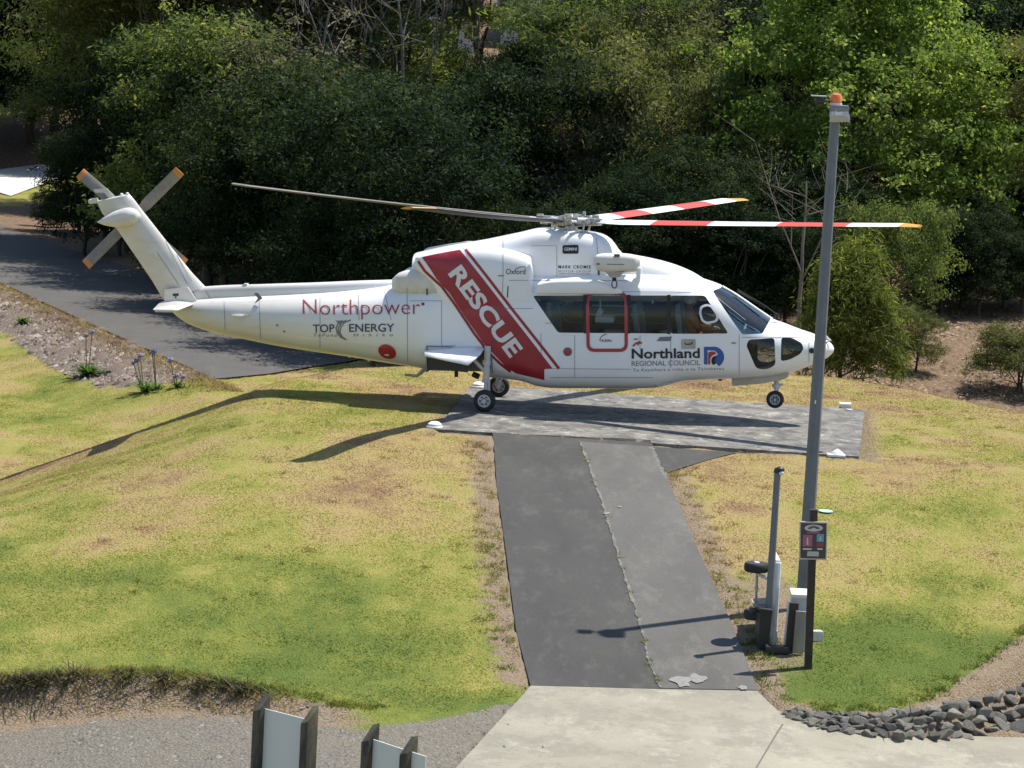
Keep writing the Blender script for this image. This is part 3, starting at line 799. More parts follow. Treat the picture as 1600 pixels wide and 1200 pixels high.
def pchip(xq, x, y):
    x = np.asarray(x, float); y = np.asarray(y, float)
    h = np.diff(x); dl = np.diff(y) / h
    m = np.zeros(len(x)); m[0] = dl[0]; m[-1] = dl[-1]
    for i in range(1, len(x) - 1):
        if dl[i - 1] * dl[i] > 0:
            w1 = 2 * h[i] + h[i - 1]; w2 = h[i] + 2 * h[i - 1]
            m[i] = (w1 + w2) / (w1 / dl[i - 1] + w2 / dl[i])
    i = np.clip(np.searchsorted(x, xq) - 1, 0, len(x) - 2)
    t = (xq - x[i]) / h[i]
    return (y[i] * (1 + 2 * t) * (1 - t) ** 2 + m[i] * h[i] * t * (1 - t) ** 2 + y[i + 1] * t * t * (3 - 2 * t) + m[i + 1] * h[i] * t * t * (t - 1))

def loft(name, st, n=90, seg=64, yl=0.0, yc=None, mat=None, parent=None, build=True, ang=45):
    """st rows: px, py_top, py_bot, half width, exponent top, exponent bottom [, split]; px/py measured on local plane yl"""
    rows = []
    for s in st:
        a = H(s[0], s[1], yl); b = H(s[0], s[2], yl)
        rows.append((0.5 * (a[0] + b[0]), a[2], b[2], s[3], s[4], s[5], s[6] if len(s) > 6 else .5, 0.0 if yc is None else (yc if not callable(yc) else yc(s[0]))))
    rows.sort()
    R = np.array(rows)
    xs = R[:, 0]
    q = np.unique(np.concatenate([np.linspace(xs[0], xs[-1], n), xs[0] + (xs[1] - xs[0]) * np.linspace(0, 1, 5) ** 2, xs[-1] - (xs[-1] - xs[-2]) * np.linspace(0, 1, 6) ** 2]))
    zt_, zb_, w_, et, eb, sp, yy = [pchip(q, xs, R[:, i]) for i in range(1, 8)]
    th = np.linspace(0, 2 * np.pi, seg, endpoint=False)
    V = []
    for i in range(len(q)):
        zc = zb_[i] + sp[i] * (zt_[i] - zb_[i])
        c, s = np.cos(th), np.sin(th)
        e = np.where(s >= 0, et[i], eb[i])
        y = w_[i] * np.sign(c) * np.abs(c) ** (2 / e)
        z = zc + np.where(s >= 0, zt_[i] - zc, zc - zb_[i]) * np.sign(s) * np.abs(s) ** (2 / e)
        V.append(np.stack([np.full(seg, q[i]), y + yy[i], z], -1))
    V = np.concatenate(V)
    m = len(q); idx = np.arange(m * seg).reshape(m, seg)
    F = [tuple(int(v) for v in f) for f in np.stack([idx[:-1], idx[1:], np.roll(idx[1:], -1, 1), np.roll(idx[:-1], -1, 1)], -1).reshape(-1, 4)]
    F.append(tuple(int(v) for v in idx[0])); F.append(tuple(int(v) for v in idx[-1][::-1]))
    bm = bmesh.new()
    me = mesh_np(name, V, F)
    bm.from_mesh(me); bmesh.ops.recalc_face_normals(bm, faces=bm.faces); bm.to_mesh(me); bm.free()
    smooth(me, ang)
    if not build: return me
    return link(name, me, mat, parent)

W0 = .97
hull_st = [
    (1303, 543.5, 548.5, .03, 2, 2), (1299, 537, 554, .11, 2, 2), (1290, 530.5, 561, .20, 2, 2), (1275, 523, 568, .31, 2.1, 2.1), (1250, 514.5, 577, .46, 2.2, 2.2), (1225, 505, 583, .58, 2.3, 2.4),
    (1205, 498, 586, .67, 2.4, 2.6), (1185, 484.5, 588, .745, 2.5, 2.8), (1165, 470.5, 589, .81, 2.6, 3.0), (1148, 459, 589.5, .86, 2.8, 3.2), (1130, 448.5, 590, .90, 3.0, 3.4), (1108, 440, 590.5, .94, 3.3, 3.6),
    (1075, 431, 592, W0, 3.5, 3.8), (1045, 427, 599, W0, 3.6, 4), (1025, 425.5, 603, W0, 3.6, 4), (940, 424, 603.5, W0, 3.6, 4), (870, 424, 603, W0, 3.6, 4), (845, 424, 600, W0, 3.6, 4), (820, 424.5, 593, W0, 3.5, 3.6), (780, 425, 588, W0, 3.4, 3.3),
    (730, 427, 584, .96, 3.2, 3.0), (670, 432, 575, .94, 2.8, 2.8), (637, 438, 570, .90, 2.6, 2.6), (600, 446, 565, .83, 2.4, 2.4), (550, 452, 557, .73, 2.3, 2.3), (500, 456, 550, .63, 2.3, 2.3), (440, 459, 541, .53, 2.2, 2.2),
    (380, 461.5, 529, .44, 2.2, 2.2), (330, 464, 518, .36, 2.2, 2.2), (300, 467, 508, .29, 2.2, 2.2), (281, 472, 497, .20, 2.1, 2.1), (271, 478, 489, .09, 2, 2)]
hull_me = loft('hull', hull_st, 130, 80, build=False)

# --- window and bay cutters (profile polygons measured on the starboard side)
def side(poly, yl=-W0): return [(H(px, py, yl)[0], H(px, py, yl)[2]) for px, py in poly]
def round_poly(P, r, n=4):
    out = []; P = [np.array(p, float) for p in P]; m = len(P)
    for i in range(m):
        a, b, c = P[i - 1], P[i], P[(i + 1) % m]
        u, v = a - b, c - b; lu, lv = np.linalg.norm(u), np.linalg.norm(v)
        k = min(r, lu * .45, lv * .45)
        p0, p1 = b + u / lu * k, b + v / lv * k
        for t in np.linspace(0, 1, n + 1):
            out.append(tuple((1 - t) ** 2 * p0 + 2 * t * (1 - t) * b + t * t * p1))
    return out
WIN = {
    'aft': round_poly([(832, 462.5), (912, 462.2), (912, 520.3), (872, 519.8)], 4),
    'door': round_poly([(916, 462.2), (980, 462.2), (980, 520.6), (916, 520.3)], 1),
    'mid': round_poly([(984, 462.2), (1043, 462.2), (1043, 521.3), (984, 520.6)], 1),
    'crew': round_poly([(1047, 462.2), (1101, 463), (1138, 522), (1047, 521.4)], 5),
    'chin': round_poly([(1165.5, 541), (1169.5, 532.3), (1209.5, 531), (1211, 574), (1197.6, 581), (1181, 579)], 6),
    'nose': round_poly([(1220, 530.5), (1237, 532.5), (1252, 541), (1255, 549.5), (1249.6, 558), (1234, 565.7), (1219.3, 568.5)], 5)}
SCREEN = round_poly([(1113, 455), (1121, 453), (1140, 450), (1205, 499), (1191, 521.5), (1160, 522)], 3)
BAY = round_poly([(668, 561), (735, 566), (737, 556), (752, 547), (764, 551), (766, 575), (755, 600), (690, 600), (669, 590)], 3)
def cutter(polys, yl=-W0, ya=-1.6, yb=1.6):
    mb = MB()
    for p in polys: mb.prism(side(p, yl), ya, yb)
    bmesh.ops.recalc_face_normals(mb.bm, faces=mb.bm.faces)
    me = bpy.data.meshes.new('cut'); mb.bm.to_mesh(me); mb.bm.free()
    return me
SCREEN_YL = -.72
def screen_cutter():
    mb = MB(); mb.prism(side(SCREEN, SCREEN_YL), -1.6, 1.6)
    bmesh.ops.recalc_face_normals(mb.bm, faces=mb.bm.faces)
    me = bpy.data.meshes.new('cut'); mb.bm.to_mesh(me); mb.bm.free(); return me
def shell(me, t, off, mats=None):
    o = bpy.data.objects.new('tmp', me.copy()); COL.objects.link(o)
    md = o.modifiers.new('s', 'SOLIDIFY'); md.thickness = t; md.offset = off; md.use_even_offset = False
    if mats:
        for m in mats: o.data.materials.append(m)
        md.material_offset = 1; md.material_offset_rim = 0
    return o
def bake(o):
    dg = bpy.context.evaluated_depsgraph_get(); dg.update()
    me = bpy.data.meshes.new_from_object(o.evaluated_get(dg))
    bpy.data.objects.remove(o)
    return me
def boolean(o, cut_me, op):
    c = bpy.data.objects.new('cutter', cut_me); COL.objects.link(c)
    md = o.modifiers.new('b', 'BOOLEAN'); md.operation = op; md.object = c; md.solver = 'EXACT'
    me = bake(o); bpy.data.objects.remove(c)
    return me
hull_bvh = BVHTree.FromPolygons([v.co for v in hull_me.vertices], [p.vertices for p in hull_me.polygons])
_hn = np.array([v.normal for v in hull_me.vertices])
def hull_normals(me):
    """keep the smooth curvature of the uncut hull on its outer skin"""
    hp = hull_me.polygons
    nl = []
    me.polygons.foreach_set('use_smooth', [True] * len(me.polygons))
    cache = {}
    def vn(i):
        if i not in cache:
            co = me.vertices[i].co
            loc, no, fi, dist = hull_bvh.find_nearest(co)
            f = hp[fi]; w = []
            for vi in f.vertices: w.append(1.0 / ((hull_me.vertices[vi].co - co).length + 1e-3) ** 2)
            n = sum((hull_me.vertices[vi].normal * ww for vi, ww in zip(f.vertices, w)), Vector())
            cache[i] = n.normalized()
        return cache[i]
    for p in me.polygons:
        fn = p.normal
        for li in p.loop_indices:
            n = vn(me.loops[li].vertex_index); d = n.dot(fn)
            nl.append(n if d > .75 else (-n if d < -.75 else fn.copy()))
    me.normals_split_custom_set(nl)
    return me
allwin = cutter([WIN[k] for k in WIN] + [BAY])
body_me = boolean(shell(hull_me, .03, -1, [M_WHITE, M_INNER]), allwin, 'DIFFERENCE')
tmp = bpy.data.objects.new('tmp', body_me); COL.objects.link(tmp)
body_me = boolean(tmp, screen_cutter(), 'DIFFERENCE')
hull_normals(body_me); body_me.name = 'fuselage'
fus = link('fuselage', body_me, None, heli)
for kname in WIN:
    for ya, yb in ((-1.6, -.02), (.02, 1.6)):
        wm = boolean(shell(hull_me, .006, -1), cutter([WIN[kname]], -W0, ya, yb), 'INTERSECT')
        hull_normals(wm); wm.name = 'window'
        o = link('window', wm, M_GLASS, heli)
sm_ = boolean(shell(hull_me, .008, -1), screen_cutter(), 'INTERSECT')
hull_normals(sm_); sm_.name = 'windscreen'
wsc = link('windscreen', sm_, M_SCREEN, heli)
# centre post of the windscreen, pillars behind the side glass
mb = MB()
pp = [Vector(H(px, py, 0)) + Vector((0, 0, -.012)) for px, py in ((1128, 447.5), (1148, 459), (1165, 470.5), (1185, 484.5), (1206, 498.5))]
mb.tube(pp, .035, 8); mb.build('windscreen_post', M_WHITE, heli)
for xa, xb in ((911, 917), (979, 985), (1042, 1048)):
    for sg in (-1, 1):
        mb = MB(); P = side([(xa, 461), (xb, 461), (xb, 522), (xa, 522)])
        mb.prism(P, sg * (W0 - .012), sg * (W0 - .05)); mb.build('window_pillar', M_BLACK, heli)
# cabin inside
z_fl = H(950, 575, -W0)[2]; z_rf = H(950, 440, 0)[2]
x_b = H(812, 500, -W0)[0]; x_f = H(1195, 500, -W0)[0]
x_g = H(1130, 500, -W0)[0]
mb = MB(); mb.box(((x_b + x_g) / 2, 0, z_fl - .03), (x_g - x_b, 1.5, .05)); mb.build('cabin_floor', M_INNER, heli)
mb = MB(); mb.box((x_b, 0, (z_fl + z_rf) / 2), (.04, 1.6, (z_rf - z_fl) * .8)); mb.build('cabin_bulkhead', M_INNER, heli)
M_SEAT = plain('seat_fabric', (.26, .27, .30), .85)
def seat(px, y):
    x = H(px, 540, -W0)[0]; z = z_fl
    mb = MB()
    mb.box((x, y, z + .33), (.46, .46, .12), bev=.04)
    mb.box((x - .24, y, z + .66), (.11, .45, .62), rot=Matrix.Rotation(-.15, 3, 'Y'), bev=.04)
    mb.box((x - .29, y, z + 1.03), (.09, .26, .17), bev=.03)
    mb.box((x, y, z + .14), (.3, .3, .28))
    mb.build('seat', M_SEAT, heli)
for px, ys in ((1082, (-.45, .45)), (1015, (-.55, .0, .55)), (880, (-.55, .0, .55))):
    for y in ys: seat(px, y)
mb = MB()
xi = H(1170, 520, -W0)[0]
mb.box((xi, 0, H(1170, 532, -W0)[2]), (.22, 1.15, .36), rot=Matrix.Rotation(.25, 3, 'Y'), bev=.04); mb.box((xi - .02, 0, z_fl + .2), (.3, .3, .5))
mb.build('instrument_panel', M_INK, heli)
mb = MB(); mb.box((xi + .1, 0, H(1175, 521, -W0)[2]), (.42, 1.1, .02), rot=Matrix.Rotation(.12, 3, 'Y')); mb.build('glare_shield', M_LGREY, heli)  # dash top coloured pale to imitate glare in the windscreen

# --- upper cowlings
top_st = [(650, 395, 470, .58, 3.2, 3), (700, 384, 470, .60, 3.4, 3), (760, 373.5, 470, .60, 3.6, 3), (810, 363, 470, .58, 4, 3), (850, 355.5, 470, .55, 4.5, 3), (895, 359, 470, .52, 4.5, 3), (935, 364.5, 470, .48, 4, 3),
          (950, 371, 470, .44, 3.5, 3), (962, 384, 470, .41, 3.2, 3), (970, 395.5, 470, .40, 3, 3), (985, 397.5, 470, .41, 2.8, 3), (1020, 404, 470, .42, 2.6, 3), (1050, 412, 470, .40, 2.5, 3), (1080, 424, 470, .34, 2.4, 3), (1100, 436, 470, .22, 2.2, 3), (1112, 444, 470, .08, 2, 3)]
cowl = loft('engine_cowling', top_st, 80, 64, mat=M_WHITE, parent=heli, ang=50)
# engine nacelles with their flat intake lip
def nac_yc(sg): return sg * .56
for sg in (-1, 1):
    nst = [(649, 397, 424, .385, 4, 3), (664, 394, 436, .39, 4, 3), (682, 390.5, 462, .395, 4, 3), (700, 388, 505, .40, 4, 3), (716, 385.5, 530, .40, 4, 3), (760, 387, 530, .40, 4, 3), (795, 392.5, 530, .40, 4, 3), (818, 399.5, 520, .39, 4, 3), (826, 403.5, 500, .38, 4, 3), (831, 430, 480, .36, 3, 3)]
    loft('engine_nacelle', nst, 46, 48, yl=-.9, yc=sg * .555, mat=M_WHITE, parent=heli, ang=42)
    est = [(610, 437, 456, .10, 2.5, 2.5), (620, 428, 460, .22, 2.8, 2.5), (640, 422.5, 463, .31, 2.8, 2.5), (662, 420, 464, .37, 2.8, 2.5), (690, 418, 464, .385, 3, 2.5), (700, 418, 464, .37, 3, 2.5)]
    loft('exhaust_fairing', est, 20, 32, yl=-.8, yc=sg * .52, mat=M_CREAM, parent=heli)
    mb = MB(); c = H(655.5, 440.5, -.83)
    mb.cyl((c[0], sg * (.80), c[2]), (c[0], sg * (.845), c[2]), .055, .055, 16); mb.build('exhaust_port', M_DARK, heli)
# spine over the tail boom
sp_st = [(648, 434, 470, .20, 3, 2), (620, 436.5, 470, .16, 3, 2), (560, 438.5, 470, .145, 3, 2), (500, 441, 475, .14, 3, 2), (420, 443.5, 478, .13, 3, 2), (322, 447.5, 482, .115, 3, 2), (300, 452, 484, .09, 3, 2)]
loft('tail_spine', sp_st, 30, 32, mat=M_WHITE, parent=heli)
# fin: airfoil sections stacked along the sweep
def fin():
    sec = [((255, 468), (322, 449), .13), ((238, 439), (301, 427), .125), ((213, 402), (262, 379), .12), ((182, 357), (226, 333), .115), ((160, 334), (210, 312), .11), ((151, 315), (203, 304), .095), ((152, 313.5), (199, 303), .03)]
    V = []; n = 26
    for (te, le, t) in sec:
        a = H(*te); b = H(*le)
        for k in range(n):
            u = k / n * 2 * math.pi
            s = (1 + math.cos(u)) / 2                         # 1 = leading edge
            th = t * (1 - (1 - s)) ** .0 * math.sin(u) * (math.sqrt(max(1e-6, 1 - (2 * s - 1) ** 2)) ** .15) * (0.35 + .65 * min(1, (s) * 1.9))
            p = a + (b - a) * s
            V.append((p[0], th, p[2]))
    F = []
    m = len(sec)
    for i in range(m - 1):
        for k in range(n):
            F.append((i * n + k, i * n + (k + 1) % n, (i + 1) * n + (k + 1) % n, (i + 1) * n + k))
    F.append(tuple(range(n))[::-1]); F.append(tuple((m - 1) * n + k for k in range(n)))
    bm = bmesh.new(); me = mesh_np('fin', V, F); bm.from_mesh(me); bmesh.ops.recalc_face_normals(bm, faces=bm.faces); bm.to_mesh(me); bm.free()
    smooth(me, 50)
    return link('fin', me, M_WHITE, heli)
fin()
# gearbox fairing on the fin's starboard face
gst = [(151, 346.5, 348, .02, 2, 2), (165, 337, 353, .08, 2, 2.4), (182, 328.5, 355.5, .12, 2, 2.6), (200, 324.5, 353, .15, 2, 2.4), (212, 328, 349, .12, 2, 2.2), (218, 336, 342, .03, 2, 2)]
loft('gearbox_fairing', gst, 34, 32, yl=-.2, yc=-.14, mat=M_WHITE, parent=heli)
# small aerial plate and light on the fin top
mb = MB(); P = [(H(px, py, 0)[0], H(px, py, 0)[2]) for px, py in ((146, 296), (167, 294), (179, 309), (171, 310), (163, 301), (149, 301))]
mb.prism(P, -.012, .012); mb.build('fin_aerial', M_WHITE, heli)
mb = MB(); a = H(141.5, 315); b = H(153, 313); mb.cyl(a, b, .045, .05, 12); mb.sph(a, .045, 12); mb.build('tail_light', M_WHITE, heli)
mb = MB()
for px, py in ((190, 304.5), (199, 303.5)):
    c = H(px, py); mb.sph(c, .035, 10)
mb.build('fin_cap_fitting', M_WHITE, heli)
# horizontal stabiliser (both halves, airfoil) and the plate at its root
for sg in (-1, 1):
    rl = H(307, 471, 0); rt = H(250, 473, 0)
    zz = rl[2] - .03
    tip_y = sg * 1.52
    V = []; n = 16
    tlx, ttx = H(282, 488, -1.52)[0] - .05, H(238, 488, -1.52)[0]
    for (lx, tx, y, t) in ((rl[0], rt[0], 0, .055), ((rl[0] + tlx) / 2, (rt[0] + ttx) / 2, tip_y / 2, .045), (tlx, ttx, tip_y * .97, .035), (tlx - .03, ttx + .02, tip_y, .012)):
        for k in range(n):
            u = 2 * math.pi * k / n; s = (1 + math.cos(u)) / 2
            V.append((tx + (lx - tx) * s, y, zz + t * math.sin(u) * (.3 + .7 * min(1, s * 2))))
    F = []
    for i in range(3):
        for k in range(n): F.append((i * n + k, i * n + (k + 1) % n, (i + 1) * n + (k + 1) % n, (i + 1) * n + k))
    F.append(tuple(3 * n + k for k in range(n)))
    bm = bmesh.new(); me = mesh_np('stabiliser', V, F); bm.from_mesh(me); bmesh.ops.recalc_face_normals(bm, faces=bm.faces); bm.to_mesh(me); bm.free(); smooth(me, 50)
    so = link('stabiliser', me, M_WHITE, heli)
    mb = MB(); mb.cyl((tlx - .05, tip_y, zz - .01), (ttx + .05, tip_y, zz - .01), .03, .03, 10); mb.build('tip_cap', M_LGREY, so)
mb = MB(); P = side([(257, 470), (257, 452), (293, 448.5), (309, 472), (300, 474)], -.17); mb.prism(P, -.18, -.12); mb.build('fin_root_plate', M_WHITE, heli)
# tail rotor on the port side of the fin
tr_y = .36
thub = Vector(H(207, 341, tr_y))
mb = MB(); mb.cyl((thub.x, .05, thub.z), (thub.x, tr_y + .06, thub.z), .09, .07, 20); mb.lathe((thub.x, tr_y - .04, thub.z), (0, 1, 0), [(0, .05), (.0, .16), (.06, .16), (.09, .06)], 24)
trh = mb.build('tail_rotor_hub', M_STEEL, heli)
for (px, py) in ((125, 270), (281, 267), (134, 414), (289, 412)):
    tp = Vector(H(px, py, tr_y)); d = tp - thub; L = d.length; d.normalize()
    c = d.cross(Vector((0, 1, 0))).normalized(); nrm = (Vector((0, 1, 0)) * .97 + c * .25).normalized(); c = d.cross(nrm).normalized()
    def blade(r0, r1, mat, name, par=None):
        bm = bmesh.new(); n = 10; rings = []
        for r in np.linspace(r0, r1, 5):
            w = .05 + .055 * min(1, max(0, (r - .14) / .16)); t = .016
            rings.append([bm.verts.new(thub + d * r + c * (w * math.cos(2 * math.pi * k / n)) + nrm * (t * math.sin(2 * math.pi * k / n))) for k in range(n)])
        for a, b in zip(rings[:-1], rings[1:]):
            for k in range(n): bm.faces.new((a[k], a[(k + 1) % n], b[(k + 1) % n], b[k]))
        bm.faces.new(rings[0][::-1]); bm.faces.new(rings[-1]); bmesh.ops.recalc_face_normals(bm, faces=bm.faces)
        me = bpy.data.meshes.new(name); bm.to_mesh(me); bm.free(); smooth(me, 40)
        return link(name, me, mat, par or heli)
    bo = blade(.10, L - .10, M_BGREY, 'tail_rotor_blade')
    blade(L - .10, L, M_TIP if 'M_TIP' in globals() else globals().setdefault('M_TIP', plain('orange_tip', (.50, .20, .05), .5)), 'blade_tip', bo)

# --- landing gear
def wheel(c, r, w, parent, hubmat, dish=1):
    c = Vector(c)
    mb = MB(); mb.lathe(c - Vector((0, w / 2, 0)), (0, 1, 0), [(w * .2, r * .45), (w * .05, r * .57), (0, r * .64), (0, r * .80), (w * .12, r * .93), (w * .3, r * .99), (w * .5, r), (w * .7, r * .99), (w * .88, r * .93), (w, r * .80), (w, r * .64), (w * .95, r * .57), (w * .8, r * .45)], 40)
    t = mb.build('tyre', M_BLACK, parent, ang=50)
    mb = MB(); mb.lathe(c - Vector((0, w * .46, 0)), (0, 1, 0), [(.03, .01), (.035, r * .22), (.012, r * .26), (.02, r * .42), (0.0, r * .5), (0.0, r * .58), (w * .92, r * .58), (w * .92, r * .5), (w * .80, r * .3), (w * .80, .01)], 32)
    h = mb.build('wheel_hub', hubmat, parent, ang=35)
    mb = MB()
    for k in range(6):
        a = k * math.pi / 3
        for yy in (-w * .46 - .002,): mb.cyl(c + Vector((r * .36 * math.cos(a), yy + .005, r * .36 * math.sin(a))), c + Vector((r * .36 * math.cos(a), yy + .022, r * .36 * math.sin(a))), .013, .013, 8)
    mb.cyl(c + Vector((0, -w * .47, 0)), c + Vector((0, -w * .30, 0)), .035, .035, 14)
    mb.build('wheel_bolts', M_DARK, h)
WR = .195
for sg in (-1, 1):
    gy_ = sg * 1.17
    ax_ = Vector((H(757, 628.5, -1.17)[0], gy_, WR + .0))
    gear = MB(); lean = Vector((0, -sg * .17, 0))
    top = ax_ + lean + Vector((.03, 0, .95))
    gear.tube([ax_ + lean * .92 + Vector((0, 0, .12)), ax_ + lean + Vector((.005, 0, .38))], .036, 12)
    gear.tube([ax_ + lean + Vector((.005, 0, .33)), top], .058, 14)
    gear.cyl(ax_ + lean + Vector((.0, 0, .30)), ax_ + lean + Vector((0, 0, .36)), .07, .07, 14)
    gear.cyl(ax_ + lean + Vector((.01, 0, .62)), ax_ + lean + Vector((.012, 0, .70)), .075, .075, 14)
    gear.tube([ax_ + lean + Vector((-.02, 0, .5)), ax_ + lean + Vector((-.30, -sg * .03, .78))], .034, 10)
    gear.tube([ax_ + lean * .95 + Vector((0, 0, .16)), ax_], .05, 12)
    gear.cyl(ax_ + Vector((0, -.11, 0)), ax_ + Vector((0, .11, 0)), .04, .04, 12)
    gear.box(ax_ + lean * .95 + Vector((.06, 0, .24)), (.035, .06, .22), bev=.008)
    gl = gear.build('main_gear_leg', M_LGREY, heli)
    wheel(ax_, WR, .15, gl, M_LGREY if sg < 0 else M_STEEL)
    # open gear door, swept out like a wing panel
    uA = [np.array(H(px, py, -.955)) for px, py in ((660, 551), (680, 546.8), (705, 543.5), (730, 542.5), (754, 542.3))]
    uB = [np.array(H(px, py, -1.50)) for px, py in ((664, 555.5), (681, 559.5), (698, 563.5), (715, 567), (731.5, 570.5))]
    V = []
    for i in range(5):
        for j in range(5):
            t = j / 4; p = uA[i] * (1 - t) + uB[i] * t; p = p + np.array([.10 * math.sin(t * math.pi) * (i / 4), 0, .045 * math.sin(t * math.pi)])
            V.append((p[0], -sg * p[1] if sg > 0 else p[1], p[2]))
    F = [(i * 5 + j, i * 5 + j + 1, (i + 1) * 5 + j + 1, (i + 1) * 5 + j) for i in range(4) for j in range(4)]
    me = mesh_np('gear_door', V, F, True)
    dr = link('gear_door', me, M_WHITE, heli); md = dr.modifiers.new('s', 'SOLIDIFY'); md.thickness = .025; md.offset = 0
    # bay walls behind the opening
    mb = MB(); x0, x1 = H(666, 560, -W0)[0], H(768, 560, -W0)[0]; z0, z1 = H(700, 583, -W0)[2], H(700, 542, -W0)[2]
    mb.box(((x0 + x1) / 2, sg * .58, (z0 + z1) / 2), (x1 - x0, .02, z1 - z0)); mb.box(((x0 + x1) / 2, sg * .76, z1), (x1 - x0, .36, .02))
    mb.box((x1, sg * .76, (z0 + z1) / 2), (.02, .36, z1 - z0)); mb.box((x0, sg * .76, (z0 + z1) / 2), (.02, .36, z1 - z0))
    for q in range(5):
        mb.tube([(x0 + .1 + .17 * q, sg * .62, z0 + .05), (x0 + .2 + .17 * q, sg * .66, z1 - .1)], .02, 6)
    mb.build('gear_bay', M_INNER, heli)
    # dark sheet standing in for the dim wheel well under the door
    mb = MB(); P = side([(669, 559), (731, 571.5), (731, 582), (700, 579), (669, 574)], -.93)
    mb.prism(P, sg * .90, sg * .925); mb.build('bay_dark_sheet', M_DARK, heli)
# nose gear
nw = Vector(H(1211, 624, 0)); 
ng = MB(); ng.tube([nw + Vector((0, 0, 0)), nw + Vector((.015, 0, .20))], .022, 10); ng.tube([nw + Vector((.012, 0, .17)), nw + Vector((.03, 0, .50))], .042, 12)
ng.cyl(nw + Vector((.0, 0, .22)), nw + Vector((.0, 0, .27)), .055, .055, 12); ng.box(nw + Vector((.08, 0, .27)), (.12, .05, .03), bev=.008); ng.tube([nw + Vector((.1, 0, .27)), nw + Vector((.06, 0, .2)), nw + Vector((.03, 0, .1))], .014, 6)
ng.cyl(nw + Vector((0, -.09, 0)), nw + Vector((0, .09, 0)), .025, .025, 10)
ngl = ng.build('nose_gear_leg', M_LGREY, heli)
wheel(nw, .158, .11, ngl, M_LGREY)
for sg in (-1, 1):
    mb = MB(); P = side([(1143, 585), (1143.5, 602.5), (1152, 602.6), (1190, 599.3), (1226, 592.5), (1232, 588), (1231, 580)], -.24)
    mb.prism(P, sg * .23, sg * .252); mb.build('nose_gear_door', M_BEIGE, heli)
mb = MB(); a = H(672, 572, -.3); mb.tube([H(668, 572, -.3), H(659, 581, -.3), H(651, 587.5, -.3), H(633, 585.5, -.3)], [.04, .035, .03, .022], 8); mb.build('tail_bumper', M_BEIGE, heli)
mb = MB(); mb.tube([H(713, 578, -.3), H(713, 589, -.3)], .035, 8); mb.build('belly_drain', M_DARK, heli); mb = MB(); mb.tube([H(745, 583, -.2), H(742, 590, -.2)], .07, 8); mb.build('belly_drain', M_DARK, heli)
for px, py in ((460, 541), (546, 556), (576, 562)):
    mb = MB(); P = [(H(px + dx, py + dy, 0)[0], H(px + dx, py + dy, 0)[2]) for dx, dy in ((-3, -4), (4, -3), (1, 3), (-1, 3))]; mb.prism(P, -.01, .01); mb.build('belly_aerial', M_WHITE, heli)
mb = MB(); mb.box(H(1125, 592, -.3), (.07, .05, .07), bev=.015); mb.build('belly_lamp', M_DARK, heli)
mb = MB(); P = side([(1024, 600), (1050, 596.5), (1046, 600), (1029, 604.5)], -.7); mb.prism(P, -.75, -.65); mb.build('belly_step', M_BEIGE, heli)

